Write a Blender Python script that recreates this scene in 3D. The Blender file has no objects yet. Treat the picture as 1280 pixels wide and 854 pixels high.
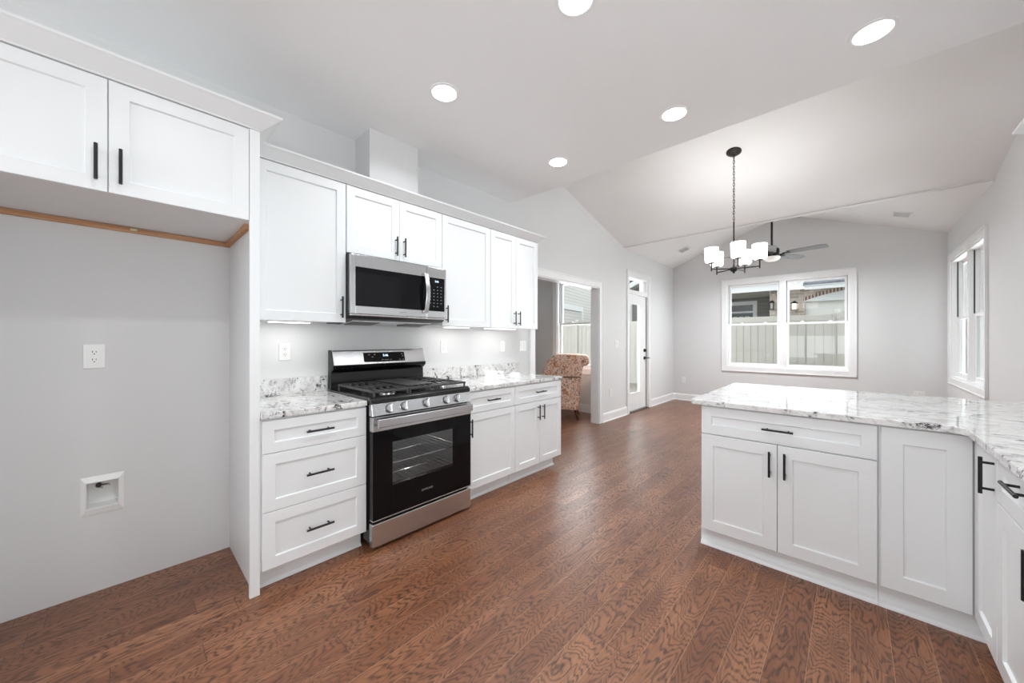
import bpy, bmesh, math, random
from mathutils import Vector, Matrix
random.seed(7)
PI = math.pi
sc = bpy.context.scene
COL = sc.collection

# ------------------------------------------------------------------ camera
cam_d = bpy.data.cameras.new('camera')
cam = bpy.data.objects.new('camera', cam_d); COL.objects.link(cam)
cam.location = (0, 0, 1.286)
cam.rotation_euler = (PI / 2, 0, 0.7516)
cam_d.sensor_fit = 'HORIZONTAL'; cam_d.sensor_width = 36.0
cam_d.lens = 452.43 * 36.0 / 1280.0
cam_d.shift_y = -(427 - 424.96) / 1280.0
cam_d.clip_start = 0.02; cam_d.clip_end = 200
sc.camera = cam

# ------------------------------------------------------------------ light and exposure
sc.view_settings.view_transform = 'Standard'
sc.view_settings.look = 'None'
sc.view_settings.gamma = 1.0
sc.view_settings.use_curve_mapping = False
sc.view_settings.exposure = 0.58
SKY = 1.45            # overcast sky
CAN_W = 4.5          # each recessed ceiling light
FILL_REAR = 66.0      # fill through glazed doors added out of view behind the camera
FILL_SIDE = 36.0       # fill at an unseen window added over the right-hand run
DAY_WIN = 64.0        # daylight at each twin window
UCL_W = 0.38           # under-cabinet strips
BULB_W = 1.25          # each chandelier bulb
FAN_W = 34.0          # ceiling fan light kit
sc.cycles.max_bounces = 10
sc.cycles.diffuse_bounces = 6
sc.cycles.glossy_bounces = 5
sc.cycles.transmission_bounces = 6
sc.cycles.transparent_max_bounces = 12
sc.cycles.caustics_reflective = False
sc.cycles.caustics_refractive = False
sc.cycles.sample_clamp_indirect = 6.0
sc.cycles.use_denoising = True

w = bpy.data.worlds.new('sky'); sc.world = w; w.use_nodes = True
nt = w.node_tree; bgn = nt.nodes['Background']
tcw = nt.nodes.new('ShaderNodeTexCoord'); sep = nt.nodes.new('ShaderNodeSeparateXYZ')
nt.links.new(tcw.outputs['Generated'], sep.inputs[0])
rw = nt.nodes.new('ShaderNodeValToRGB')
rw.color_ramp.elements[0].position = 0.0; rw.color_ramp.elements[0].color = (0.88, 0.90, 0.93, 1)
rw.color_ramp.elements[1].position = 0.8; rw.color_ramp.elements[1].color = (0.95, 0.975, 1.0, 1)
nt.links.new(sep.outputs['Z'], rw.inputs[0]); nt.links.new(rw.outputs[0], bgn.inputs['Color'])
bgn.inputs['Strength'].default_value = SKY

def area_light(name, loc, rot, sx, sy, power, color=(1, 1, 1), shape='RECTANGLE', spread=PI):
    l = bpy.data.lights.new(name, 'AREA'); l.shape = shape; l.size = sx
    if shape in ('RECTANGLE', 'ELLIPSE'): l.size_y = sy
    l.energy = power; l.color = color; l.spread = spread
    o = bpy.data.objects.new(name, l); COL.objects.link(o)
    o.location = loc; o.rotation_euler = rot
    return o

XW, XR, YB, YREAR, ZC = -2.815, 1.03, 8.14, -3.3, 2.84
# daylight arriving through the glazing: added panes behind the camera, back window, right window
area_light('fill_rear', (-0.9, YREAR - 0.8, 1.0), (PI / 2 + 0.9, 0, 0), 3.0, 1.5, FILL_REAR, (0.91, 0.96, 1.0))
area_light('daylight_back_window', (-0.897, YB + 0.16, 1.57), (-PI / 2, 0, 0), 1.7, 1.6, DAY_WIN * 0.10, (0.92, 0.965, 1.0))
area_light('fill_side', (XR + 0.45, 0.2, 1.50), (PI / 2 + 0.75, 0, PI / 2), 1.5, 0.85, FILL_SIDE, (0.91, 0.96, 1.0))  # added side fill for the alcove wall and left cabinets
area_light('daylight_right_window', (XR + 1.5, 8.3, 1.5), (PI / 2 + 0.25, 0, PI / 2 + 0.6), 2.4, 2.0, DAY_WIN * 3.0, (0.92, 0.965, 1.0))

area_light('daylight_sunroom_window', (-4.0, 5.6 + 1.2, 1.7), (-PI / 2, 0, 0), 1.7, 2.0, DAY_WIN * 1.6, (0.92, 0.965, 1.0))
area_light('daylight_glass_door', (XW - 3.2, 7.2, 1.4), (PI / 2, 0, -PI / 2 - 0.25), 1.8, 2.2, DAY_WIN * 0.7, (0.92, 0.965, 1.0))

# ------------------------------------------------------------------ materials
MAT = {}
def srgb(r, g, b):
    f = lambda c: (c / 255 / 12.92) if c / 255 <= 0.04045 else ((c / 255 + 0.055) / 1.055) ** 2.4
    return (f(r), f(g), f(b), 1)
def mat(name, col=(0.8, 0.8, 0.8, 1), rough=0.5, metal=0.0, spec=0.5, coat=0.0, emit=None, estr=0.0):
    m = bpy.data.materials.new(name); m.use_nodes = True
    b = m.node_tree.nodes['Principled BSDF']
    b.inputs['Base Color'].default_value = col if len(col) == 4 else (*col, 1)
    b.inputs['Roughness'].default_value = rough
    b.inputs['Metallic'].default_value = metal
    b.inputs['Specular IOR Level'].default_value = spec
    b.inputs['Coat Weight'].default_value = coat
    if emit:
        b.inputs['Emission Color'].default_value = (*emit, 1); b.inputs['Emission Strength'].default_value = estr
    MAT[name] = m
    return m
class NT:
    def __init__(s, m): s.m = m; s.t = m.node_tree; s.n = s.t.nodes; s.b = s.n['Principled BSDF']
    def new(s, ty, **k):
        x = s.n.new(ty)
        for a, v in k.items(): setattr(x, a, v)
        return x
    def l(s, a, b): s.t.links.new(a, b)
    def math(s, op, a, b=None, c=None):
        x = s.new('ShaderNodeMath', operation=op)
        for i, v in enumerate((a, b, c)):
            if v is None: continue
            if isinstance(v, (int, float)): x.inputs[i].default_value = v
            else: s.l(v, x.inputs[i])
        return x.outputs[0]
    def obj(s): return s.new('ShaderNodeTexCoord').outputs['Object']
    def mapping(s, vec, scale=(1, 1, 1), loc=(0, 0, 0), rot=(0, 0, 0)):
        x = s.new('ShaderNodeMapping'); s.l(vec, x.inputs[0])
        x.inputs['Scale'].default_value = scale; x.inputs['Location'].default_value = loc; x.inputs['Rotation'].default_value = rot
        return x.outputs[0]
    def noise(s, vec, scale, detail=3, rough=0.5, dist=0.0, out=0):
        x = s.new('ShaderNodeTexNoise'); s.l(vec, x.inputs['Vector'])
        x.inputs['Scale'].default_value = scale; x.inputs['Detail'].default_value = detail
        x.inputs['Roughness'].default_value = rough; x.inputs['Distortion'].default_value = dist
        return x.outputs[out]
    def ramp(s, fac, stops, interp='LINEAR'):
        x = s.new('ShaderNodeValToRGB'); s.l(fac, x.inputs[0]); cr = x.color_ramp; cr.interpolation = interp
        while len(cr.elements) < len(stops): cr.elements.new(0.5)
        for e, (p, c) in zip(cr.elements, stops):
            e.position = p; e.color = c if len(c) == 4 else (*c, 1)
        return x.outputs[0]
    def mix(s, fac, a, b, mode='MIX'):
        x = s.new('ShaderNodeMix', data_type='RGBA', blend_type=mode)
        for sock, v in ((x.inputs[0], fac), (x.inputs[6], a), (x.inputs[7], b)):
            if isinstance(v, (int, float)): sock.default_value = v
            elif isinstance(v, tuple): sock.default_value = v if len(v) == 4 else (*v, 1)
            else: s.l(v, sock)
        return x.outputs[2]
    def bump(s, h, strength=0.2, dist=0.01):
        x = s.new('ShaderNodeBump'); s.l(h, x.inputs['Height'])
        x.inputs['Strength'].default_value = strength; x.inputs['Distance'].default_value = dist
        s.l(x.outputs[0], s.b.inputs['Normal'])

def painted(name, col, rough, spec=0.4, amt=0.03):
    m = mat(name, col, rough, spec=spec); n = NT(m)
    f = n.noise(n.obj(), 3.0, 4)
    c2 = tuple(min(1, x * (1 - amt)) for x in col[:3])
    n.l(n.mix(f, col, c2), n.b.inputs['Base Color'])
    n.bump(n.noise(n.obj(), 260, 2), 0.04, 0.002)
    return m
painted('wall_paint', srgb(222, 222, 222), 0.6)
painted('ceiling_paint', srgb(243, 243, 243), 0.75)
painted('trim_paint', srgb(240, 240, 240), 0.35)
painted('cabinet_paint', srgb(232, 234, 235), 0.33, amt=0.015)
painted('cabinet_underside', srgb(232, 232, 232), 0.4)
mat('groove', srgb(120, 120, 120), 0.6)
mat('white_plastic', srgb(236, 236, 234), 0.3)
mat('slot_dark', srgb(40, 40, 40), 0.5)
mat('black_handle', (0.012, 0.012, 0.013, 1), 0.42, metal=0.3)
mat('bronze_black', (0.022, 0.020, 0.019, 1), 0.4, metal=0.6)
mat('black_enamel', (0.012, 0.012, 0.012, 1), 0.18)
mat('black_panel', (0.005, 0.005, 0.006, 1), 0.06, spec=0.22)
mat('cast_iron', (0.075, 0.074, 0.073, 1), 0.36, metal=0.4)
mat('dark_plastic', (0.03, 0.03, 0.03, 1), 0.45)
mat('oven_cavity', (0.5, 0.5, 0.5, 1), 0.4)
mat('knob_skirt_shade', (0.16, 0.16, 0.165, 1), 0.35, metal=0.9)  # dark tone stands in for the shadow crescent around each knob
mat('chrome', (0.75, 0.75, 0.75, 1), 0.15, metal=1.0)
mat('display_glow', (0.3, 0.5, 0.8, 1), 0.4, emit=(0.55, 0.78, 1.0), estr=1.6)
mat('key_print', (0.32, 0.32, 0.32, 1), 0.5)
mat('badge_grey', (0.42, 0.42, 0.42, 1), 0.35, metal=0.5)
mat('lamp_disc', (1, 1, 1, 1), 0.4, emit=(1.0, 0.985, 0.96), estr=6.0)
mat('shade_glass', (0.95, 0.95, 0.94, 1), 0.35, emit=(1.0, 0.97, 0.93), estr=3.2)
mat('bowl_glass', (0.9, 0.9, 0.88, 1), 0.35, emit=(1.0, 0.98, 0.95), estr=0.2)
mat('strip_glow', (1, 1, 1, 1), 0.4, emit=(1.0, 0.99, 0.97), estr=3.0)
mat('brass', (0.45, 0.38, 0.25, 1), 0.35, metal=0.9)
mat('fence_vinyl', srgb(193, 190, 183), 0.5)
mat('fascia_white', srgb(236, 238, 240), 0.45)
mat('soffit', srgb(205, 205, 200), 0.6)
mat('garage_white', srgb(240, 239, 236), 0.5)
mat('neighbor_door', srgb(80, 96, 96), 0.4)
mat('unlit_glass', (0.45, 0.44, 0.42, 1), 0.2)
mat('lantern_glass', (0.9, 0.8, 0.6, 1), 0.3, emit=(1.0, 0.86, 0.66), estr=1.1)
mat('dark_window', (0.09, 0.10, 0.10, 1), 0.1)
mat('threshold_metal', (0.12, 0.11, 0.10, 1), 0.4, metal=0.5)

def glass_mat(name, gloss=0.07, tint=(0.97, 0.985, 0.98), rough=0.0):
    m = bpy.data.materials.new(name); m.use_nodes = True; t = m.node_tree
    t.nodes.remove(t.nodes['Principled BSDF']); out = t.nodes['Material Output']
    tr = t.nodes.new('ShaderNodeBsdfTransparent'); tr.inputs[0].default_value = (*tint, 1)
    gl = t.nodes.new('ShaderNodeBsdfGlossy'); gl.inputs['Roughness'].default_value = rough
    fr = t.nodes.new('ShaderNodeFresnel'); fr.inputs[0].default_value = 1.45
    mx = t.nodes.new('ShaderNodeMixShader')
    ge = t.nodes.new('ShaderNodeNewGeometry'); inv = t.nodes.new('ShaderNodeMath'); inv.operation = 'SUBTRACT'; inv.inputs[0].default_value = 1.0
    t.links.new(ge.outputs['Backfacing'], inv.inputs[1]); mu = t.nodes.new('ShaderNodeMath'); mu.operation = 'MULTIPLY'
    t.links.new(fr.outputs[0], mu.inputs[0]); t.links.new(inv.outputs[0], mu.inputs[1])   # entry face only: a thin pane bends no light
    t.links.new(mu.outputs[0], mx.inputs[0]); t.links.new(tr.outputs[0], mx.inputs[1]); t.links.new(gl.outputs[0], mx.inputs[2])
    t.links.new(mx.outputs[0], out.inputs[0]); MAT[name] = m
glass_mat('window_glass')
glass_mat('oven_glass', tint=(0.90, 0.90, 0.90), rough=0.02)

def stainless(name, axis):
    m = mat(name, (0.64, 0.645, 0.65, 1), 0.28, metal=1.0); n = NT(m)
    sc_ = {'y': (400, 3, 400), 'z': (400, 400, 3)}[axis]
    f = n.noise(n.mapping(n.obj(), sc_), 1.0, 2)
    n.l(n.ramp(f, [(0.2, (0.22, 0.22, 0.22)), (0.8, (0.27, 0.27, 0.27))]), n.b.inputs['Roughness'])
    n.l(n.ramp(f, [(0.2, (0.625, 0.63, 0.64)), (0.8, (0.655, 0.66, 0.67))]), n.b.inputs['Base Color'])
    n.b.inputs['Anisotropic'].default_value = 0.5
stainless('stainless', 'y')

def granite(name, speck):
    m = mat(name, (0.8, 0.8, 0.78, 1), 0.035, spec=0.5, coat=0.35); n = NT(m)
    n.b.inputs['Coat Roughness'].default_value = 0.015
    o = n.obj()
    ov = n.mapping(o, (1.0, 2.1, 1.6), rot=(0, 0, 0.35) if speck > 0.9 else (0, 0, 0.08))
    cloud = n.noise(ov, 5.0, 6, 0.62, 0.8)
    base = n.ramp(cloud, [(0.30, (0.52, 0.51, 0.50)), (0.43, (0.74, 0.735, 0.725)), (0.55, (0.83, 0.825, 0.815)), (0.72, (0.72, 0.70, 0.68))])
    vein = n.noise(n.mapping(o, (1.2, 5.5, 3.0), rot=(0, 0, 0.12)), 3.2, 8, 0.68, 1.6)
    vv = n.ramp(vein, [(0.44, (0, 0, 0)), (0.475, (1, 1, 1)), (0.50, (0, 0, 0))])
    c1 = n.mix(n.math('MULTIPLY', vv, 0.42), base, (0.27, 0.265, 0.26))
    fine = n.noise(o, 75, 4, 0.7)
    fsp = n.ramp(fine, [(0.60, (0, 0, 0)), (0.68, (1, 1, 1))])
    c2 = n.mix(n.math('MULTIPLY', fsp, 0.35), c1, (0.36, 0.34, 0.33))
    cl = n.noise(n.mapping(o, (1, 1.5, 1.3), loc=(3.1, 1.7, 0.4)), 8.5, 5, 0.62, 1.0)
    clr = n.ramp(cl, [(0.565 - 0.05 * speck, (0, 0, 0)), (0.66 - 0.05 * speck, (1, 1, 1))])
    sp = n.noise(n.mapping(o, (1, 1.6, 1.6)), 42, 5, 0.7, 0.6)
    spr = n.ramp(sp, [(0.46, (0, 0, 0)), (0.53, (1, 1, 1))])
    c3 = n.mix(n.math('MULTIPLY', clr, spr), c2, (0.035, 0.034, 0.036))
    n.l(c3, n.b.inputs['Base Color'])
granite('granite', 1.0)
granite('granite_pale', 0.7)

def wood_floor():
    m = mat('wood_floor', (0.3, 0.15, 0.08, 1), 0.35, spec=0.45, coat=0.35); n = NT(m)
    s = n.new('ShaderNodeSeparateXYZ'); n.l(n.obj(), s.inputs[0])
    x, y = s.outputs[0], s.outputs[1]
    PW, PL = 0.125, 1.15
    row = n.math('FLOOR', n.math('DIVIDE', x, PW))
    wr = n.new('ShaderNodeTexWhiteNoise', noise_dimensions='1D'); n.l(row, wr.inputs['W'])
    yo = n.math('ADD', n.math('DIVIDE', y, PL), n.math('MULTIPLY', wr.outputs['Value'], 7.31))
    colr = n.math('FLOOR', yo)
    comb = n.new('ShaderNodeCombineXYZ'); n.l(row, comb.inputs[0]); n.l(colr, comb.inputs[1])
    wn = n.new('ShaderNodeTexWhiteNoise', noise_dimensions='2D'); n.l(comb.outputs[0], wn.inputs['Vector'])
    rnd = wn.outputs['Value']
    sr = n.new('ShaderNodeSeparateColor'); n.l(wn.outputs['Color'], sr.inputs[0])
    # grain coordinates, shifted per plank
    gx = n.math('ADD', x, n.math('MULTIPLY', rnd, 37.0))
    gy = n.math('ADD', y, n.math('MULTIPLY', sr.outputs[1], 53.0))
    gc = n.new('ShaderNodeCombineXYZ'); n.l(gx, gc.inputs[0]); n.l(gy, gc.inputs[1]); n.l(n.math('MULTIPLY', rnd, 9.0), gc.inputs[2])
    g = gc.outputs[0]
    big = n.noise(n.mapping(g, (16.0, 3.2, 1.0)), 1.0, 1.5, 0.5, 0.5)
    jit = n.noise(n.mapping(g, (70.0, 26.0, 1.0)), 1.0, 2, 0.5)
    ph = n.math('ADD', n.math('MULTIPLY_ADD', big, 72.0, n.math('MULTIPLY', y, n.math('MULTIPLY_ADD', sr.outputs[0], 150.0, 40.0))), n.math('MULTIPLY', jit, 5.0))
    ring = n.math('SINE', ph)
    ringc = n.ramp(n.math('MULTIPLY_ADD', ring, 0.5, 0.5), [(0.0, (0, 0, 0)), (0.50, (0.08, 0.08, 0.08)), (0.95, (1, 1, 1))])
    fib = n.noise(n.mapping(g, (150.0, 9.0, 1.0)), 1.0, 3, 0.6)
    pores = n.ramp(fib, [(0.44, (0, 0, 0)), (0.62, (1, 1, 1))])
    blot = n.noise(n.mapping(g, (7.0, 2.0, 1.0), loc=(4, 2, 1)), 1.0, 3, 0.55)
    light = n.mix(sr.outputs[2], srgb(162, 110, 77), srgb(136, 86, 56))
    light = n.mix(n.ramp(blot, [(0.35, (0, 0, 0)), (0.7, (1, 1, 1))]), light, srgb(114, 67, 41))
    dark = n.mix(sr.outputs[0], srgb(54, 31, 20), srgb(66, 38, 24))
    amt = n.math('MULTIPLY', ringc, n.math('MULTIPLY_ADD', pores, 0.50, 0.50))
    c = n.mix(amt, light, dark)
    c = n.mix(n.math('MULTIPLY', pores, 0.34), c, srgb(92, 58, 41))
    n.b.inputs['Coat Roughness'].default_value = 0.44
    # seams
    fx = n.math('FRACT', n.math('DIVIDE', x, PW)); fy = n.math('FRACT', yo)
    ex = n.math('MINIMUM', fx, n.math('SUBTRACT', 1.0, fx)); ey = n.math('MINIMUM', fy, n.math('SUBTRACT', 1.0, fy))
    sx = n.math('LESS_THAN', ex, 0.0012 / PW); sy = n.math('LESS_THAN', ey, 0.0016 / PL)
    c = n.mix(n.math('MULTIPLY', sx, 0.45), c, srgb(196, 150, 118))
    c = n.mix(n.math('MULTIPLY', sy, 0.75), c, srgb(62, 38, 28))
    n.l(c, n.b.inputs['Base Color'])
    n.l(n.math('MULTIPLY_ADD', amt, 0.10, 0.34), n.b.inputs['Roughness'])
    gap = n.math('MAXIMUM', n.math('LESS_THAN', ex, 0.012), n.math('LESS_THAN', ey, 0.0015))
    n.bump(n.math('MULTIPLY_ADD', gap, -1.0, n.math('MULTIPLY', amt, -0.35)), 0.25, 0.0012)
wood_floor()

def raw_wood():
    m = mat('raw_wood', srgb(190, 140, 100), 0.7); n = NT(m)
    f = n.noise(n.mapping(n.obj(), (60, 4, 60)), 1.0, 4, 0.6)
    n.l(n.ramp(f, [(0.3, srgb(170, 118, 78)), (0.7, srgb(205, 160, 122))]), n.b.inputs['Base Color'])
raw_wood()

def siding(name, c1, lap):
    m = mat(name, c1, 0.6); n = NT(m)
    s = n.new('ShaderNodeSeparateXYZ'); n.l(n.obj(), s.inputs[0])
    fz = n.math('FRACT', n.math('DIVIDE', s.outputs[2], lap))
    line = n.ramp(fz, [(0.0, (1, 1, 1)), (0.07, (1, 1, 1)), (0.10, (0, 0, 0))])
    f = n.noise(n.mapping(n.obj(), (2, 2, 30)), 2.0, 3)
    c = n.mix(n.math('MULTIPLY', f, 0.2), c1, tuple(v * 0.8 for v in c1[:3]))
    n.l(n.mix(line, c, tuple(v * 0.45 for v in c1[:3])), n.b.inputs['Base Color'])
    n.bump(fz, 0.5, 0.02)
siding('siding_grey', srgb(228, 226, 222), 0.15)
siding('siding_dark', srgb(128, 128, 123), 0.15)
siding('siding_teal', srgb(128, 148, 144), 0.16)

def stone():
    m = mat('stone_veneer', (0.5, 0.45, 0.4, 1), 0.8); n = NT(m)
    b = n.new('ShaderNodeTexBrick'); 
    v = n.new('ShaderNodeSeparateXYZ'); n.l(n.obj(), v.inputs[0])
    cc = n.new('ShaderNodeCombineXYZ'); n.l(n.math('ADD', v.outputs[0], v.outputs[1]), cc.inputs[0]); n.l(v.outputs[2], cc.inputs[1])
    n.l(cc.outputs[0], b.inputs['Vector'])
    b.inputs['Scale'].default_value = 4.0; b.inputs['Brick Width'].default_value = 1.1; b.inputs['Row Height'].default_value = 0.42
    b.inputs['Mortar Size'].default_value = 0.035
    b.inputs['Color1'].default_value = srgb(212, 198, 186); b.inputs['Color2'].default_value = srgb(168, 152, 142); b.inputs['Mortar'].default_value = srgb(206, 202, 196)
    n.l(b.outputs['Color'], n.b.inputs['Base Color'])
stone()
def soldier():
    m = mat('soldier_brick', (0.3, 0.2, 0.15, 1), 0.8); n = NT(m)
    v = n.new('ShaderNodeSeparateXYZ'); n.l(n.obj(), v.inputs[0])
    f = n.math('FRACT', n.math('DIVIDE', v.outputs[0], 0.09))
    n.l(n.ramp(f, [(0.0, srgb(214, 204, 196)), (0.3, srgb(214, 204, 196)), (0.36, srgb(140, 106, 92)), (1.0, srgb(150, 116, 100))], 'CONSTANT'), n.b.inputs['Base Color'])
soldier()
def shingles():
    m = mat('shingles', (0.1, 0.1, 0.12, 1), 0.85); n = NT(m)
    v = n.new('ShaderNodeSeparateXYZ'); n.l(n.obj(), v.inputs[0])
    f = n.math('FRACT', n.math('DIVIDE', v.outputs[1], 0.16))
    a = n.noise(n.mapping(n.obj(), (6, 6, 6)), 2.0, 4)
    c = n.mix(a, srgb(92, 96, 104), srgb(150, 154, 162))
    n.l(n.mix(n.ramp(f, [(0, (1, 1, 1)), (0.15, (0, 0, 0))]), c, srgb(60, 62, 70)), n.b.inputs['Base Color'])
shingles()
def concrete(name, ca, cb, sc_):
    m = mat(name, ca, 0.85); n = NT(m)
    f = n.noise(n.obj(), sc_, 5, 0.65)
    n.l(n.ramp(f, [(0.35, ca), (0.65, cb)]), n.b.inputs['Base Color'])
concrete('gravel', srgb(120, 116, 108), srgb(176, 172, 164), 22)
def floral():
    m = mat('floral_fabric', (0.6, 0.4, 0.3, 1), 0.9, spec=0.15); n = NT(m)
    o = n.obj()
    a = n.noise(o, 13, 5, 0.62, 1.4); b = n.noise(n.mapping(o, (1, 1, 1), loc=(5, 2, 1)), 26, 4, 0.6, 1.2)
    vo = n.new('ShaderNodeTexVoronoi'); n.l(o, vo.inputs['Vector']); vo.inputs['Scale'].default_value = 15
    c = n.ramp(a, [(0.34, srgb(176, 116, 88)), (0.44, srgb(216, 160, 128)), (0.51, srgb(240, 222, 208)), (0.58, srgb(222, 176, 148)), (0.70, srgb(190, 136, 114))])
    c = n.mix(n.ramp(b, [(0.56, (0, 0, 0)), (0.60, (1, 1, 1))]), c, srgb(132, 108, 98))
    c = n.mix(n.ramp(vo.outputs['Distance'], [(0.14, (1, 1, 1)), (0.22, (0, 0, 0))]), c, srgb(232, 206, 190))
    n.l(c, n.b.inputs['Base Color'])
    n.bump(n.noise(o, 400, 2), 0.2, 0.002)
floral()
def dark_wood():
    m = mat('dark_wood', srgb(96, 52, 30), 0.4); n = NT(m)
    n.l(n.ramp(n.noise(n.mapping(n.obj(), (40, 40, 6)), 1.0, 3), [(0.3, srgb(70, 36, 20)), (0.7, srgb(112, 62, 38))]), n.b.inputs['Base Color'])
dark_wood()
def fan_blade_mat():
    m = mat('fan_blade', srgb(150, 151, 152), 0.45); n = NT(m)
    n.l(n.ramp(n.noise(n.mapping(n.obj(), (5, 5, 40)), 3.0, 3), [(0.3, srgb(118, 120, 122)), (0.7, srgb(138, 139, 140))]), n.b.inputs['Base Color'])
fan_blade_mat()

# ------------------------------------------------------------------ geometry helpers
def box(bm, x0, x1, y0, y1, z0, z1):
    vs = [bm.verts.new((x, y, z)) for x in (x0, x1) for y in (y0, y1) for z in (z0, z1)]
    for f in ((0, 1, 3, 2), (4, 6, 7, 5), (0, 4, 5, 1), (2, 3, 7, 6), (0, 2, 6, 4), (1, 5, 7, 3)):
        bm.faces.new([vs[i] for i in f])
def quadbox(bm, pts8):
    vs = [bm.verts.new(p) for p in pts8]
    for f in ((0, 1, 2, 3), (7, 6, 5, 4), (0, 4, 5, 1), (1, 5, 6, 2), (2, 6, 7, 3), (3, 7, 4, 0)):
        bm.faces.new([vs[i] for i in f])
def cyl(bm, p0, p1, r0, r1=None, seg=16, caps=True):
    p0, p1 = Vector(p0), Vector(p1); r1 = r0 if r1 is None else r1
    d = (p1 - p0).normalized(); a = d.orthogonal().normalized(); b = d.cross(a)
    A = [bm.verts.new(p0 + (a * math.cos(t) + b * math.sin(t)) * r0) for t in [2 * PI * i / seg for i in range(seg)]]
    B = [bm.verts.new(p1 + (a * math.cos(t) + b * math.sin(t)) * r1) for t in [2 * PI * i / seg for i in range(seg)]]
    for i in range(seg): bm.faces.new((A[i], A[(i + 1) % seg], B[(i + 1) % seg], B[i]))
    if caps: bm.faces.new(A[::-1]); bm.faces.new(B)
def tube(bm, pts, r, seg=10, closed=False, flat=None):
    pts = [Vector(p) for p in pts]; n = len(pts); rings = []; up = None
    for i, p in enumerate(pts):
        t = (pts[(i + 1) % n] - pts[i - 1]) if closed else (pts[min(i + 1, n - 1)] - pts[max(i - 1, 0)])
        t.normalize()
        if up is None: up = t.orthogonal().normalized()
        up = (up - t * up.dot(t)).normalized(); s = t.cross(up)
        rings.append([bm.verts.new(p + (up * math.cos(2 * PI * k / seg) + s * math.sin(2 * PI * k / seg)) * r) for k in range(seg)])
    m = n if closed else n - 1
    for i in range(m):
        A, B = rings[i], rings[(i + 1) % n]
        for k in range(seg): bm.faces.new((A[k], A[(k + 1) % seg], B[(k + 1) % seg], B[k]))
    if not closed: bm.faces.new(rings[0][::-1]); bm.faces.new(rings[-1])
def lathe(bm, prof, c=(0, 0, 0), seg=32):
    c = Vector(c); rings = []
    for r, z in prof:
        if r < 1e-6: rings.append([bm.verts.new(c + Vector((0, 0, z)))])
        else: rings.append([bm.verts.new(c + Vector((r * math.cos(2 * PI * k / seg), r * math.sin(2 * PI * k / seg), z))) for k in range(seg)])
    for A, B in zip(rings, rings[1:]):
        for k in range(seg):
            q = [A[k % len(A)], A[(k + 1) % len(A)], B[(k + 1) % len(B)], B[k % len(B)]]
            q = list(dict.fromkeys(q))
            if len(q) > 2: bm.faces.new(q)
def prism(bm, poly, axis, a0, a1):
    # poly: 2-D points in the two remaining axes (in x,y,z order); extruded along axis from a0 to a1
    def P(p, a):
        return {'x': (a, p[0], p[1]), 'y': (p[0], a, p[1]), 'z': (p[0], p[1], a)}[axis]
    A = [bm.verts.new(P(p, a0)) for p in poly]; B = [bm.verts.new(P(p, a1)) for p in poly]
    n = len(poly)
    for i in range(n): bm.faces.new((A[i], A[(i + 1) % n], B[(i + 1) % n], B[i]))
    bm.faces.new(A[::-1]); bm.faces.new(B)
def BM(): return bmesh.new()
def bmbox(*a):
    bm = BM(); box(bm, *a); return bm
def obj(name, bm, m, parent=None, bevel=0.0, smooth=False, seg=2, label=None):
    bmesh.ops.recalc_face_normals(bm, faces=bm.faces)
    me = bpy.data.meshes.new(name); bm.to_mesh(me); bm.free()
    me.materials.append(MAT[m])
    o = bpy.data.objects.new(name, me); COL.objects.link(o)
    if smooth:
        for p in me.polygons: p.use_smooth = True
        try: me.set_sharp_from_angle(angle=math.radians(38))
        except Exception: pass
    if bevel:
        md = o.modifiers.new('bevel', 'BEVEL'); md.width = bevel; md.segments = seg; md.limit_method = 'ANGLE'; md.angle_limit = math.radians(40)
        md.harden_normals = False
    if parent: adopt(o, parent)
    if label: o['label'] = label
    return o
def world_of(o):
    M = Matrix.Translation(o.location)
    return M if o.parent is None else Matrix.Identity(4)
def adopt(o, parent):
    o.parent = parent
    if parent.parent is None and parent.type == 'EMPTY':
        o.matrix_parent_inverse = Matrix.Translation(-Vector(parent.location))
def thing(name, label, cat, loc=(0, 0, 0), group=None):
    o = bpy.data.objects.new(name, None); COL.objects.link(o); o.location = loc; o.empty_display_size = 0.1
    o['label'] = label; o['category'] = cat
    if group: o['group'] = group
    return o
def tag(o, label, cat, group=None):
    o['label'] = label; o['category'] = cat
    if group: o['group'] = group
    return o
def struct(name, bm=None, m=None, loc=(0, 0, 0), **k):
    if bm is None:
        o = bpy.data.objects.new(name, None); COL.objects.link(o); o.location = loc; o.empty_display_size = 0.1
    else: o = obj(name, bm, m, **k)
    o['kind'] = 'structure'
    return o
def copy_thing(root, loc, label):
    r = root.copy(); COL.objects.link(r); r.location = loc; r['label'] = label
    for ch in list(root.children):
        c = ch.copy(); COL.objects.link(c); c.parent = r; c.matrix_parent_inverse = ch.matrix_parent_inverse.copy()
        for gg in list(ch.children):
            d = gg.copy(); COL.objects.link(d); d.parent = c
    return r
def text(name, s, size, m, parent, origin, right, up, depth=0.0004):
    cu = bpy.data.curves.new(name, 'FONT'); cu.body = s; cu.size = size; cu.align_x = 'CENTER'; cu.align_y = 'CENTER'; cu.extrude = depth
    t = bpy.data.objects.new(name, cu); COL.objects.link(t)
    dg = bpy.context.evaluated_depsgraph_get(); dg.update()
    me = bpy.data.meshes.new_from_object(t.evaluated_get(dg)); bpy.data.objects.remove(t)
    r, u = Vector(right).normalized(), Vector(up).normalized(); n = r.cross(u)
    M = Matrix((r, u, n)).transposed().to_4x4(); M.translation = Vector(origin)
    me.transform(M); me.materials.clear(); me.materials.append(MAT[m])
    o = bpy.data.objects.new(name, me); COL.objects.link(o)
    adopt(o, parent)
    return o
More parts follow.
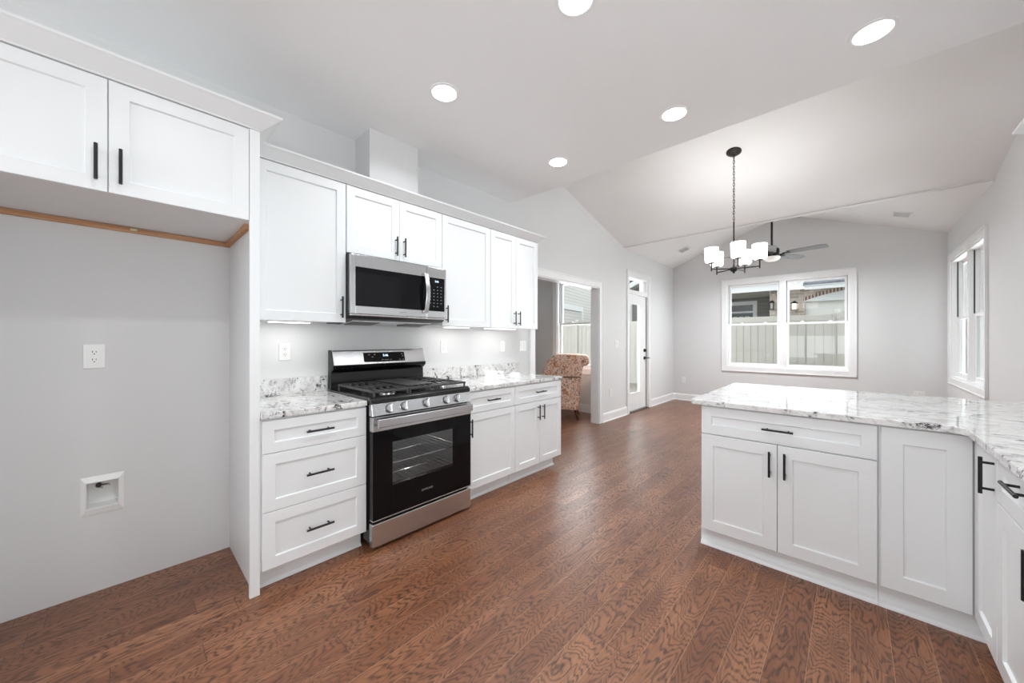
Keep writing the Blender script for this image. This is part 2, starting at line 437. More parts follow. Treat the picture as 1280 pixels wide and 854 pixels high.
class Frame:
    """local frame on a face: a along the face, n outwards, z up"""
    def __init__(s, base, a, n): s.o = Vector(base); s.a = Vector(a); s.n = Vector(n)
    def P(s, a, n, z): return s.o + s.a * a + s.n * n + Vector((0, 0, z))
    def box(s, bm, a0, a1, n0, n1, z0, z1):
        p = [s.P(a, n, z) for (a, n, z) in ((a0, n0, z0), (a1, n0, z0), (a1, n0, z1), (a0, n0, z1), (a0, n1, z0), (a1, n1, z0), (a1, n1, z1), (a0, n1, z1))]
        quadbox(bm, p)
    def rect(s, bm, a0, a1, z0, z1, n): return [bm.verts.new(s.P(a, n, z)) for a, z in ((a0, z0), (a1, z0), (a1, z1), (a0, z1))]

def ring(bm, A, B):
    for i in range(4): bm.faces.new((A[i], A[(i + 1) % 4], B[(i + 1) % 4], B[i]))
def shaker(name, F, a0, a1, z0, z1, parent, rail=0.057, t=0.020, n0=0.0, m='cabinet_paint'):
    bm = BM(); e = 0.0018
    L = [F.rect(bm, a0, a1, z0, z1, n0), F.rect(bm, a0, a1, z0, z1, n0 + t - e), F.rect(bm, a0 + e, a1 - e, z0 + e, z1 - e, n0 + t),
         F.rect(bm, a0 + rail, a1 - rail, z0 + rail, z1 - rail, n0 + t),
         F.rect(bm, a0 + rail + .004, a1 - rail - .004, z0 + rail + .004, z1 - rail - .004, n0 + t - 0.0095)]
    bm.faces.new(L[0][::-1])
    for A, B in zip(L, L[1:]): ring(bm, A, B)
    bm.faces.new(L[-1])
    return obj(name, bm, m, parent)
def handle(F, a, z, vertical, parent, length=0.14, n0=0.020, cc=0.096, stand=0.032, r=0.0057):
    bm = BM(); N = n0 + stand; h = length / 2; c = cc / 2
    if vertical:
        cyl(bm, F.P(a, N, z - h), F.P(a, N, z + h), r, seg=14)
        for q in (-c, c): cyl(bm, F.P(a, n0 - 0.001, z + q), F.P(a, N, z + q), 0.0045, seg=10)
    else:
        cyl(bm, F.P(a - h, N, z), F.P(a + h, N, z), r, seg=14)
        for q in (-c, c): cyl(bm, F.P(a + q, n0 - 0.001, z), F.P(a + q, N, z), 0.0045, seg=10)
    return obj('handle', bm, 'black_handle', parent, smooth=True, label='black bar pull')
def wall_grid(bm, F, a0, a1, z0, z1, n0, n1, holes):
    A = sorted({a0, a1, *[h[0] for h in holes], *[h[1] for h in holes]}); Z = sorted({z0, z1, *[h[2] for h in holes], *[h[3] for h in holes]})
    for i in range(len(A) - 1):
        j = 0
        while j < len(Z) - 1:
            inside = lambda k: any(h[0] <= A[i] + 1e-6 and A[i + 1] <= h[1] + 1e-6 and h[2] <= Z[k] + 1e-6 and Z[k + 1] <= h[3] + 1e-6 for h in holes)
            if inside(j): j += 1; continue
            k = j
            while k + 1 < len(Z) - 1 and not inside(k + 1): k += 1
            F.box(bm, A[i], A[i + 1], n0, n1, Z[j], Z[k + 1]); j = k + 1

# ------------------------------------------------------------------ the room shell
T = 0.122
FL = Frame((XW, 0, 0), (0, 1, 0), (1, 0, 0))        # left wall, a = world y
FB = Frame((0, YB, 0), (1, 0, 0), (0, -1, 0))       # back wall, a = world x
FR = Frame((XR, 0, 0), (0, 1, 0), (-1, 0, 0))       # right wall
FS = Frame((0, 5.6, 0), (1, 0, 0), (0, -1, 0))      # sunroom window wall
FREAR = Frame((0, YREAR, 0), (1, 0, 0), (0, 1, 0))

bm = BM(); box(bm, XW - T, 1.15, YREAR - 0.2, 8.26, -0.12, 0.0); box(bm, -6.2, XW - T, YREAR - 0.2, 5.72, -0.12, 0.0); struct('floor', bm, 'wood_floor')
OPN = (3.41, 4.959, 0.0, 2.082)
DOOR = (5.985, 6.815, 0.0, 2.405)
BOXH = (-0.135, -0.020, 0.425, 0.562)
bm = BM(); wall_grid(bm, FL, YREAR - .15, YB + .15, 0, 3.8, -T, 0, [OPN, DOOR, BOXH]); struct('wall_left', bm, 'wall_paint')
WB = (-1.785, -0.010, 0.765, 2.380)
bm = BM(); wall_grid(bm, FB, XW, XR, 0, 3.8, -T, 0, [WB]); struct('wall_back', bm, 'wall_paint')
WR = (6.095, 7.870, 0.765, 2.380)
WK = (-0.60, 1.00, 1.13, 2.13)
bm = BM(); wall_grid(bm, FR, YREAR - .15, YB + .15, 0, 3.8, -T, 0, [WR, WK]); struct('wall_right', bm, 'wall_paint')
WREAR = (-2.4, 0.6, 0.2, 2.3)
bm = BM(); wall_grid(bm, FREAR, XW, XR, 0, 3.0, -0.15, 0, [WREAR]); struct('wall_rear', bm, 'wall_paint')
# kitchen flat ceiling, its raised edge, the sloped dining ceiling and the far gable ceiling
YK, Y2, ZSH = 3.003, 5.837, 3.63
struct('ceiling', bmbox(XW, XR, YREAR - .15, YK, ZC, ZC + 0.10), 'ceiling_paint')
struct('wall_header', bmbox(XW, XR, YK - 0.08, YK, ZC + 0.10, 3.8), 'ceiling_paint')
bm = BM(); prism(bm, [(YK, ZSH), (Y2, 2.847), (Y2, 2.90), (YK, ZSH + 0.05)], 'x', XW, XR); struct('ceiling_dining', bm, 'ceiling_paint')
RX, RZ = -0.8925, 3.552
bm = BM(); prism(bm, [(XW, 2.85), (XR, 2.85), (XR, 2.90), (RX, RZ + .1), (XW, 2.90)], 'y', Y2 - 0.06, Y2); struct('wall_gable', bm, 'wall_paint')
bm = BM(); prism(bm, [(XW, ZC), (RX, RZ), (RX, RZ + .06), (XW, ZC + .06)], 'y', Y2 - 0.03, YB); struct('ceiling_gable_left', bm, 'ceiling_paint')
bm = BM(); prism(bm, [(XR, ZC), (RX, RZ), (RX, RZ + .06), (XR, ZC + .06)], 'y', Y2 - 0.03, YB); struct('ceiling_gable_right', bm, 'ceiling_paint')
struct('wall_chase', bmbox(XW, -2.572, 1.225, 1.631, 2.33, ZC), 'wall_paint')
# sunroom beyond the opening
SW = (-4.06, -3.10, 0.765, 2.380)
bm = BM(); wall_grid(bm, FS, -6.2, XW - T, 0, 3.0, -T, 0, [SW]); struct('wall_sunroom', bm, 'wall_paint')
struct('wall_sunroom_side', bmbox(-6.2, -6.08, 1.8, 5.6, 0, 3.0), 'wall_paint')
struct('wall_sunroom_near', bmbox(-6.2, XW - T, 1.7, 1.82, 0, 3.0), 'wall_paint')
struct('ceiling_sunroom', bmbox(-6.2, XW - T, 1.7, 5.75, ZC, ZC + .1), 'ceiling_paint')

# baseboards
def baseboard(name, F, a0, a1, h=0.14, ret=0.0):
    bm = BM()
    p = [(0, 0), (0.016, 0), (0.016, h - 0.025), (0.010, h - 0.006), (0.004, h), (0, h)]
    A = [bm.verts.new(F.P(a0, n, z)) for n, z in p]; B = [bm.verts.new(F.P(a1, n, z)) for n, z in p]
    for i in range(6): bm.faces.new((A[i], A[(i + 1) % 6], B[(i + 1) % 6], B[i]))
    bm.faces.new(A[::-1]); bm.faces.new(B)
    q = [(0.016, 0), (0.027, 0), (0.026, 0.008), (0.022, 0.014), (0.016, 0.017)]
    A = [bm.verts.new(F.P(a0, n, z)) for n, z in q]; B = [bm.verts.new(F.P(a1, n, z)) for n, z in q]
    for i in range(5): bm.faces.new((A[i], A[(i + 1) % 5], B[(i + 1) % 5], B[i]))
    bm.faces.new(A[::-1]); bm.faces.new(B)
    return struct(name, bm, 'trim_paint')
CW = 0.09
baseboard('baseboard_left', FL, OPN[1] + CW, DOOR[0] - CW)
baseboard('baseboard_left', FL, DOOR[1] + CW, YB)
baseboard('baseboard_back', FB, XW, XR)
baseboard('baseboard_right', FR, 3.3, YB)
baseboard('baseboard_sunroom', FS, -6.08, XW - T)
FLs = Frame((XW - T, 0, 0), (0, 1, 0), (-1, 0, 0))
baseboard('baseboard_sunroom', FLs, OPN[1] + CW, 5.6)

# cased opening to the sunroom
def casing(bm, F, a0, a1, z0, z1, wd=CW, sill=False, t=0.018):
    F.box(bm, a0 - wd, a0, 0, t, z0 if not sill else z0 - wd, z1 + wd)
    F.box(bm, a1, a1 + wd, 0, t, z0 if not sill else z0 - wd, z1 + wd)
    F.box(bm, a0, a1, 0, t, z1, z1 + wd)
    # raised outer back band
    F.box(bm, a0 - wd, a0 - wd + .016, t, t + .007, z0 if not sill else z0 - wd, z1 + wd)
    F.box(bm, a1 + wd - .016, a1 + wd, t, t + .007, z0 if not sill else z0 - wd, z1 + wd)
    F.box(bm, a0 - wd, a1 + wd, t, t + .007, z1 + wd - .016, z1 + wd)
    if sill:
        F.box(bm, a0, a1, 0, t, z0 - wd, z0)
        F.box(bm, a0 - wd, a1 + wd, t, t + .007, z0 - wd, z0 - wd + .016)
tr = struct('trim_1', loc=(XW, OPN[0], 0))
bm = BM(); casing(bm, FL, *OPN); obj('casing', bm, 'trim_paint', tr, bevel=.002)
bm = BM(); casing(bm, FLs, *OPN); obj('casing', bm, 'trim_paint', tr, bevel=.002)
bm = BM(); FL.box(bm, OPN[0], OPN[0] + .012, -T, 0, 0, OPN[3]); FL.box(bm, OPN[1] - .012, OPN[1], -T, 0, 0, OPN[3]); FL.box(bm, OPN[0] + .012, OPN[1] - .012, -T, 0, OPN[3] - .012, OPN[3])
obj('jamb', bm, 'trim_paint', tr)

# double-hung windows
def sash(F, a0, a1, z0, z1, n, parent, bottom=0.05, top=0.035, side=0.038):
    bm = BM(); d = 0.03
    F.box(bm, a0, a0 + side, n - d, n, z0, z1); F.box(bm, a1 - side, a1, n - d, n, z0, z1)
    F.box(bm, a0 + side, a1 - side, n - d, n, z0, z0 + bottom); F.box(bm, a0 + side, a1 - side, n - d, n, z1 - top, z1)
    s = obj('sash', bm, 'trim_paint', parent, bevel=.002)
    bm = BM(); F.box(bm, a0 + side - .004, a1 - side + .004, n - d * .55, n - d * .45, z0 + bottom - .004, z1 - top + .004)
    obj('glass', bm, 'window_glass', s, label='clear window glass')
    return s
def window(name, F, a0, a1, z0, z1, units, mull=0.10, depth=0.122):
    r = struct(name, loc=F.P((a0 + a1) / 2, 0, z0))
    bm = BM(); casing(bm, F, a0, a1, z0, z1, sill=True); obj('casing', bm, 'trim_paint', r, bevel=.002)
    bm = BM(); t = 0.02
    F.box(bm, a0, a0 + t, -depth, 0, z0, z1); F.box(bm, a1 - t, a1, -depth, 0, z0, z1)
    F.box(bm, a0 + t, a1 - t, -depth, 0, z0, z0 + t); F.box(bm, a0 + t, a1 - t, -depth, 0, z1 - t, z1)
    obj('window_frame', bm, 'trim_paint', r)
    w_ = (a1 - a0 - 2 * t - mull * (units - 1)) / units; zm = (z0 + z1) / 2
    for u in range(units):
        b0 = a0 + t + u * (w_ + mull); b1 = b0 + w_
        if u: 
            bm = BM(); F.box(bm, b0 - mull, b0, -depth, -0.012, z0 + t, z1 - t); obj('mullion', bm, 'trim_paint', r, bevel=.002)
        sash(F, b0, b1, zm - .005, z1 - t, -0.095, r, bottom=.035, top=.04)
        s = sash(F, b0, b1, z0 + t, zm + .03, -0.062, r, bottom=.055, top=.035)
        for q in (0.27, 0.73):
            bm = BM(); c = b0 + w_ * q
            F.box(bm, c - .03, c + .03, -0.092, -0.066, zm + .03, zm + .040); F.box(bm, c - .012, c + .02, -0.088, -0.068, zm + .040, zm + .052)
            obj('sash_lock', bm, 'trim_paint', s, bevel=.002)
        for e in (b0, b1):     # jamb track with its balance shoe
            bm = BM(); sg = 1 if e == b0 else -1
            lo, hi = sorted((e, e + sg * (.005 if F is FR else .009)))
            F.box(bm, lo, hi, -0.060, -0.048, zm + .03, z1 - t); obj('track', bm, 'dark_plastic' if F is FR else 'groove', r)
    return r
window('window_1', FB, *WB, 2)
window('window_2', FR, *WR, 2)
window('window_3', FS, *SW, 1)
window('added_window_5', FR, *WK, 2)  # unseen window added so side fill reaches the fridge alcove
# unseen glazed doors added behind the camera to let fill light in
r = struct('added_window_4', loc=(-.9, YREAR, .2)); bm = BM(); casing(bm, FREAR, *WREAR, sill=True); obj('casing', bm, 'trim_paint', r)
bm = BM()
for q in range(4): FREAR.box(bm, WREAR[0] + q * 0.975, WREAR[0] + q * 0.975 + .075, -.10, -.03, .2, 2.3)
FREAR.box(bm, WREAR[0], WREAR[1], -.10, -.03, .2, .29); FREAR.box(bm, WREAR[0], WREAR[1], -.10, -.03, 2.22, 2.3)
obj('window_frame', bm, 'trim_paint', r)

# exterior door with transom
d1 = struct('door_1', loc=(XW, DOOR[0], 0))
bm = BM(); casing(bm, FL, *DOOR); obj('casing', bm, 'trim_paint', d1, bevel=.002)
a0, a1, zt = DOOR[0], DOOR[1], 2.095
bm = BM()
FL.box(bm, a0, a0 + .022, -T, 0, 0, DOOR[3]); FL.box(bm, a1 - .022, a1, -T, 0, 0, DOOR[3]); FL.box(bm, a0 + .022, a1 - .022, -T, 0, DOOR[3] - .022, DOOR[3])
FL.box(bm, a0 + .022, a1 - .022, -T, -0.004, zt, zt + .075)
FL.box(bm, a0 + .022, a0 + .05, -T, -0.05, zt + .075, DOOR[3] - .022); FL.box(bm, a1 - .12, a1 - .022, -T, -0.05, zt + .075, DOOR[3] - .022)
obj('door_frame', bm, 'trim_paint', d1)
bm = BM(); FL.box(bm, a0 + .05, a1 - .12, -.075, -.069, zt + .075, DOOR[3] - .022); obj('transom_glass', bm, 'window_glass', d1)
bm = BM(); e0, e1 = a0 + .024, a1 - .058; g0, g1, gz0, gz1 = a0 + .06, 6.50, 0.325, 1.935
FL.box(bm, e0, g0, -.075, -.030, .02, zt - .008); FL.box(bm, g1, e1, -.075, -.030, .02, zt - .008)
FL.box(bm, g0, g1, -.075, -.030, .02, gz0); FL.box(bm, g0, g1, -.075, -.030, gz1, zt - .008)
FL.box(bm, g0 - .012, g0 + .014, -.030, -.022, gz0 - .012, gz1 + .012); FL.box(bm, g1 - .014, g1 + .012, -.030, -.022, gz0 - .012, gz1 + .012)
FL.box(bm, g0, g1, -.030, -.022, gz0 - .012, gz0 + .014); FL.box(bm, g0, g1, -.030, -.022, gz1 - .014, gz1 + .012)
slab = obj('door_panel', bm, 'trim_paint', d1, bevel=.0015)
bm = BM(); FL.box(bm, g0, g1, -.055, -.049, gz0, gz1); obj('glass', bm, 'window_glass', slab)
bm = BM(); FL.box(bm, e1, e1 + .036, -.09, -.060, 0.02, zt); obj('weatherstrip', bm, 'dark_plastic', d1, label='dark weatherstrip')
bm = BM(); FL.box(bm, a0 + .022, a1 - .022, -T - .02, 0.02, 0, .018); obj('threshold', bm, 'threshold_metal', d1, bevel=.004, label='dark metal threshold')
bm = BM(); cyl(bm, FL.P(6.70, -.031, 1.088), FL.P(6.70, -.008, 1.088), .031, seg=24); FL.box(bm, 6.693, 6.707, -.008, .012, 1.068, 1.108)
obj('deadbolt', bm, 'black_handle', slab, smooth=True)
bm = BM(); cyl(bm, FL.P(6.70, -.031, .945), FL.P(6.70, -.016, .945), .031, seg=24); cyl(bm, FL.P(6.70, -.016, .945), FL.P(6.70, .032, .945), .010, seg=12)
tube(bm, [FL.P(6.695, .030, .945), FL.P(6.73, .034, .945), FL.P(6.77, .034, .944), FL.P(6.80, .030, .943)], .009)
obj('lever_handle', bm, 'black_handle', slab, smooth=True)

# ------------------------------------------------------------------ cabinets, left run
G = 'white shaker base cabinets'
XB = -2.163; BODY = XB - 0.020
FBASE = Frame((BODY, 0, 0), (0, 1, 0), (1, 0, 0))
ZD0, ZDD, ZDT = 0.1136, 0.706, 0.874
def base_body(t, y0, y1, left_end=False, right_end=False):
    bm = BM(); box(bm, XW + .003, BODY, y0, y1, 0.104, 0.880); obj('cabinet_box', bm, 'cabinet_paint', t)
    bm = BM(); box(bm, XW + .003, -2.243, y0 + .002, y1 - (.002 if not right_end else .035), 0.0, 0.104)
    prism_pts = [(-2.243, 0), (-2.231, 0), (-2.233, .010), (-2.238, .016), (-2.243, .018)]
    prism(bm, prism_pts, 'y', y0 + .002, y1 - (.002 if not right_end else .030))
    obj('toe_kick', bm, 'cabinet_paint', t)
g_ = 0.0025
t = thing('drawer_cabinet', 'white base cabinet with three stacked drawers left of the black range', 'cabinet', (BODY, 0.74, 0), G)
base_body(t, 0.4665, 1.0110)
for z0, z1, hz in ((0.7055, ZDT, .790), (0.407, 0.7025, .556), (ZD0, 0.404, .258)):
    dr = shaker('drawer', FBASE, 0.4735, 1.0095, z0, z1, t, rail=.052 if z1 > .8 else .057)
    handle(FBASE, 0.739, hz, False, dr)
t = thing('single_door_cabinet', 'white base cabinet with one drawer over one door, right beside the range', 'cabinet', (BODY, 2.07, 0), G)
base_body(t, 1.7985, 2.3550)
dr = shaker('drawer', FBASE, 1.800, 2.3535, ZDD + .003, ZDT, t, rail=.050); handle(FBASE, 2.073, .796, False, dr)
dr = shaker('door', FBASE, 1.800, 2.3535, ZD0, ZDD - .003, t); handle(FBASE, 1.834, .600, True, dr)
t = thing('double_door_cabinet', 'white base cabinet with one drawer over two narrow doors closing the left run', 'cabinet', (BODY, 2.70, 0), G)
base_body(t, 2.3555, 3.0508, right_end=True)
dr = shaker('drawer', FBASE, 2.357, 3.0495, ZDD + .003, ZDT, t, rail=.050); handle(FBASE, 2.698, .796, False, dr)
dr = shaker('door', FBASE, 2.357, 2.7015, ZD0, ZDD - .003, t); handle(FBASE, 2.669, .602, True, dr)
dr = shaker('door', FBASE, 2.7045, 3.0495, ZD0, ZDD - .003, t); handle(FBASE, 2.737, .602, True, dr)

def slab_counter(name, label, y0, y1, cy1, mat_='granite'):
    t = thing(name, label, 'countertop', (XW, y0, .884))
    bm = BM(); box(bm, XW + .002, -2.1512, y0, y1, .884, .9147); obj('worktop', bm, mat_, t, bevel=.004)
    bm = BM(); box(bm, XW + .0015, XW + .0215, y0, cy1, .9150, 1.0253); obj('backsplash', bm, mat_, t, bevel=.002)
slab_counter('granite_countertop', 'short speckled granite countertop left of the range', 0.4665, 1.0110, 1.0110)
slab_counter('granite_countertop', 'long speckled granite countertop right of the range', 1.7985, 3.0640, 3.12)

# upper cabinets
XU = -2.4607; UB = XU - .020
FUP = Frame((UB, 0, 0), (0, 1, 0), (1, 0, 0))
GU = 'white shaker wall cabinets'
def upper(name, label, y0, y1, zb, doors, left_fill=0.0):
    t = thing(name, label, 'cabinet', (XW, (y0 + y1) / 2, zb), GU)
    bm = BM(); box(bm, XW + .002, UB, y0, y1, zb + .012, 2.316)
    obj('cabinet_box', bm, 'cabinet_paint', t)
    bm = BM(); box(bm, XW + .002, UB - .02, y0 + .018, y1 - .018, zb + .0085, zb + .0118); obj('underside', bm, 'cabinet_underside', t)
    for (d0, d1, hy) in doors:
        d = shaker('door', FUP, d0, d1, zb, 2.326, t)
        handle(FUP, hy, zb + .100, True, d)
    return t
upper('wall_cabinet', 'wide single-door white wall cabinet left of the microwave', 0.4665, 1.0105, 1.401, [(0.500, 1.0080, 0.976)])
upper('wall_cabinet', 'short two-door white wall cabinet directly above the microwave', 1.0115, 1.7890, 1.875, [(1.0140, 1.3995, 1.369), (1.4025, 1.7865, 1.435)])
upper('wall_cabinet', 'single-door white wall cabinet just right of the microwave', 1.7900, 2.3390, 1.401, [(1.7925, 2.3365, 1.826)])
upper('wall_cabinet', 'white wall cabinet with two narrow doors at the far end of the row', 2.3400, 3.0411, 1.401, [(2.3425, 2.6900, 2.659), (2.6930, 3.0390, 2.725)])
G2 = 'crown mouldings'
def crown_profile(p, r, x, z):
    return [(x - .02, z), (x + .004, z), (x + .008, z + .006), (x + .016, z + .012), (x + p - .012, z + r - .016), (x + p - .002, z + r - .010), (x + p, z + r - .006), (x + p, z + r), (x - .02, z + r)]
def crown(name, label, x, z, p, r, y0, y1, ret=True, retlen=0.35, m0=False):
    # runs along y at face x, mitred return along the end at y1
    bm = BM(); prof = crown_profile(p, r, x, z)
    def off(q): return max(0.0, q[0] - x)
    A = [bm.verts.new((q[0], y0, q[1])) for q in prof]
    B = [bm.verts.new((q[0], y1 + (q[0] - x), q[1])) for q in prof]
    C_ = [bm.verts.new((x - retlen, y1 + (q[0] - x), q[1])) for q in prof]
    n = len(prof)
    for P_, Q in ((A, B), (B, C_)):
        for i in range(n): bm.faces.new((P_[i], P_[(i + 1) % n], Q[(i + 1) % n], Q[i]))
    bm.faces.new(A[::-1]); bm.faces.new(C_)
    o = obj(name, bm, 'cabinet_paint'); tag(o, label, 'moulding')
    return o
crown('crown_molding', 'long white crown moulding along the top of the wall cabinets', XU, 2.3305, .068, .062, 0.4665, 3.0411, retlen=.34)

# fridge alcove: deep cabinet, side panel, crown
XP = -2.173; FP = Frame((XP - .020, 0, 0), (0, 1, 0), (1, 0, 0))
t = thing('fridge_cabinet', 'deep white two-door cabinet above the empty fridge alcove', 'cabinet', (XW, -.05, 1.87))
bm = BM(); box(bm, XW + .002, XP - .020, -.515, .4440, 1.892, 2.334); obj('cabinet_box', bm, 'cabinet_paint', t)
bm = BM(); box(bm, XW + .03, XP - .024, -.515, .4440, 1.884, 1.8915); obj('underside', bm, 'cabinet_underside', t)
d = shaker('door', FP, -.512, -.0471, 1.878, 2.330, t); handle(FP, -.077, 1.982, True, d)
d = shaker('door', FP, -.0441, .4205, 1.878, 2.330, t); handle(FP, -.011, 1.982, True, d)
bm = BM(); box(bm, XW + .001, XW + .019, -.515, .4440, 1.858, 1.8835)
obj('mounting_strip', bm, 'raw_wood', t, label='raw wood strip along the wall under the cabinet')
bm = BM(); box(bm, XW + .02, XP - .10, .424, .4435, 1.860, 1.8835)
obj('mounting_strip', bm, 'raw_wood', t, label='short raw wood strip along the side panel')
bm = BM(); box(bm, XW + .022, XW + .026, .02, .045, 1.866, 1.878); obj('clip', bm, 'brass', t)
t = thing('fridge_side_panel', 'tall white cabinet panel right of the fridge alcove', 'panel', (XP, .455, 0))
bm = BM(); box(bm, XW + .001, XP - .020, .4450, .4640, 0, 2.334); obj('panel', bm, 'cabinet_paint', t)
bm = BM(); box(bm, XP - .020, XP, .4223, .4654, 0, 2.334); obj('front_stile', bm, 'cabinet_paint', t, bevel=.0012)
t = thing('fridge_side_panel', 'white cabinet panel at the left end of the fridge alcove', 'panel', (XP, -.53, 0))
bm = BM(); box(bm, XW + .001, XP, -.538, -.516, 0, 2.334); obj('panel', bm, 'cabinet_paint', t)
crown('crown_molding', 'deep white crown moulding above the fridge alcove cabinet', XP, 2.3345, .080, .070, -.60, .4654, retlen=.20)

# ------------------------------------------------------------------ under-cabinet lights
def strip(label, y0, y1):
    t = thing('light_strip', label, 'light', (-2.64, (y0 + y1) / 2, 1.40), 'under-cabinet light strips')
    zt_ = 1.4088
    bm = BM(); box(bm, -2.655, -2.585, y0, y1, zt_ - .010, zt_); obj('housing', bm, 'white_plastic', t, bevel=.002)
    bm = BM(); box(bm, -2.648, -2.592, y0 + .01, y1 - .01, zt_ - .0145, zt_ - .0101); obj('diffuser', bm, 'strip_glow', t)
    area_light('strip_light', (-2.62, (y0 + y1) / 2, zt_ - .017), (0, 0, 0), .05, y1 - y0 - .03, UCL_W, (1, .985, .96))
strip('white under-cabinet light strip left of the microwave', .60, .84)
strip('white under-cabinet light strip just right of the microwave', 1.93, 2.20)
strip('white under-cabinet light strip at the far end of the wall cabinets', 2.42, 2.84)

# ------------------------------------------------------------------ microwave
y0, y1 = 1.0150, 1.7850; XM = -2.402
FM = Frame((XM, 0, 0), (0, 1, 0), (1, 0, 0))
t = thing('microwave', 'stainless over-the-range microwave with black glass door and curved handle', 'microwave', (XW, 1.4, 1.40))
bm = BM(); prism(bm, [(XW + .003, 1.866), (XM - .030, 1.866), (XM - .030, 1.447), (XM - .055, 1.430), (XW + .003, 1.405)], 'y', y0 - .003, y1 + .003); obj('body', bm, 'dark_plastic', t)
bm = BM(); prism(bm, [(XW + .05, 1.4065), (XM - .12, 1.4225), (XM - .12, 1.417), (XW + .05, 1.399)], 'y', y0 + .06, y1 - .06); obj('bottom_grille', bm, 'stainless', t, label='metal filter plate underneath')
for q in (1.10, 1.52):
    bm = BM(); prism(bm, [(XW + .10, 1.404), (XM - .16, 1.4165), (XM - .16, 1.411), (XW + .10, 1.3965)], 'y', q, q + .20); obj('grease_filter', bm, 'groove', t)
bm = BM(); ys = 1.600
def face_frame(bm, F, a0, a1, z0, z1, b0, b1, w0, w1, n0, n1):
    F.box(bm, a0, b0, n0, n1, z0, z1); F.box(bm, b1, a1, n0, n1, z0, z1)
    F.box(bm, b0, b1, n0, n1, z0, w0); F.box(bm, b0, b1, n0, n1, w1, z1)
face_frame(bm, FM, y0, ys - .0015, 1.462, 1.8575, y0 + .032, ys - .004, 1.5135, 1.776, -.030, 0)
door = obj('door', bm, 'stainless', t, bevel=.0025)
bm = BM(); FM.box(bm, y0 + .032, ys - .004, -.029, -.0012, 1.5135, 1.776); obj('window', bm, 'black_panel', door, label='black glass door window')
bm = BM(); face_frame(bm, FM, ys + .0015, y1, 1.462, 1.8575, ys + .006, y1 - .016, 1.5135, 1.776, -.030, 0); obj('control_frame', bm, 'stainless', t, bevel=.002)
bm = BM(); FM.box(bm, ys + .006, y1 - .016, -.029, -.0012, 1.5135, 1.776); cp = obj('control_panel', bm, 'black_panel', t)
bm = BM(); FM.box(bm, y0, y1, -.030, -.004, 1.4475, 1.4605); obj('lower_trim', bm, 'stainless', t, bevel=.004)
hb = BM(); pts = []
for k in range(13):
    s_ = k / 12; pts.append((s_, math.sin(PI * s_)))
zz0, zz1 = 1.492, 1.800
vsA = []
for s_, b_ in pts:
    z_ = zz0 + (zz1 - zz0) * s_; n_ = .022 + .030 * b_
    vsA.append([hb.verts.new(FM.P(a, n, z_)) for a, n in ((1.567, n_ - .011), (1.602, n_ - .011), (1.602, n_), (1.567, n_))])
for A, B in zip(vsA, vsA[1:]): ring(hb, A, B)
hb.faces.new(vsA[0][::-1]); hb.faces.new(vsA[-1])
for z_ in (zz0 + .012, zz1 - .012): FM.box(hb, 1.572, 1.597, -.001, .022, z_ - .012, z_ + .012)
obj('handle', hb, 'stainless', door, bevel=.004, smooth=True)
text('display', '5:46', .020, 'display_glow', cp, FM.P(1.695, .0002, 1.748), (0, 1, 0), (0, 0, 1))
for r_ in range(7):
    for c_ in range(4):
        if (r_, c_) in ((6, 0), (6, 3), (0, 1)): continue
        a = ys + .034 + c_ * .034; z = 1.706 - r_ * .026
        bm = BM(); FM.box(bm, a - .005, a + .005, -.0012, -.0004, z - .0025, z + .0025); obj('key', bm, 'key_print', cp)
text('logo', 'SAMSUNG', .014, 'badge_grey', door, FM.P(1.40, .0004, 1.487), (0, 1, 0), (0, 0, 1))

# ------------------------------------------------------------------ gas range
y0, y1 = 1.0170, 1.7920
XF = -2.102; FG = Frame((XF, 0, 0), (0, 1, 0), (1, 0, 0))
t = thing('gas_range', 'stainless freestanding gas range with black glass oven door', 'range', (XF, 1.4, 0))
bm = BM()
box(bm, XW + .03, XF - .045, y0 + .002, y0 + .02, .045, .895); box(bm, XW + .03, XF - .045, y1 - .02, y1 - .002, .045, .895)
box(bm, XW + .03, XW + .05, y0 + .02, y1 - .02, .045, .895); box(bm, XW + .05, XF - .045, y0 + .02, y1 - .02, .045, .19)
box(bm, XW + .05, XF - .045, y0 + .02, y1 - .02, .76, .895)
obj('body', bm, 'black_enamel', t)
bm = BM(); box(bm, XW + .051, XW + .06, y0 + .03, y1 - .03, .20, .75); box(bm, XW + .06, XF - .05, y0 + .0202, y0 + .04, .20, .75); box(bm, XW + .06, XF - .05, y1 - .04, y1 - .0202, .20, .75); box(bm, XW + .06, XF - .05, y0 + .04, y1 - .04, .1905, .205); box(bm, XW + .06, XF - .05, y0 + .04, y1 - .04, .745, .7595)
obj('oven_cavity', bm, 'oven_cavity', t)
for z in (.335, .49):
    bm = BM()
    for k in range(15):
        yy = y0 + .06 + k * (y1 - y0 - .12) / 14; cyl(bm, (XW + .08, yy, z), (XF - .07, yy, z), .0022, seg=6)
    for xx in (XW + .08, XF - .30, XF - .07): cyl(bm, (xx, y0 + .042, z - .003), (xx, y1 - .042, z - .003), .0035, seg=6)
    obj('oven_rack', bm, 'chrome', t, smooth=True)
for yy in (y0 + .04, y1 - .04):
    for xx in (XF - .09, XW + .1):
        bm = BM(); cyl(bm, (xx, yy, 0.0), (xx, yy, .0449), .018, seg=12); obj('foot', bm, 'dark_plastic', t, smooth=True)
ol = bpy.data.lights.new('oven_fill_light', 'POINT'); ol.energy = 0.35; ol.shadow_soft_size = .02; oo = bpy.data.objects.new('oven_fill_light', ol); COL.objects.link(oo); oo.location = (XW + .14, y1 - .12, .69)  # added point light that brightens the oven cavity
# storage drawer
bm = BM(); FG.box(bm, y0 + .001, y1 - .001, -.045, 0, .024, .166); obj('storage_drawer', bm, 'stainless', t, bevel=.006)
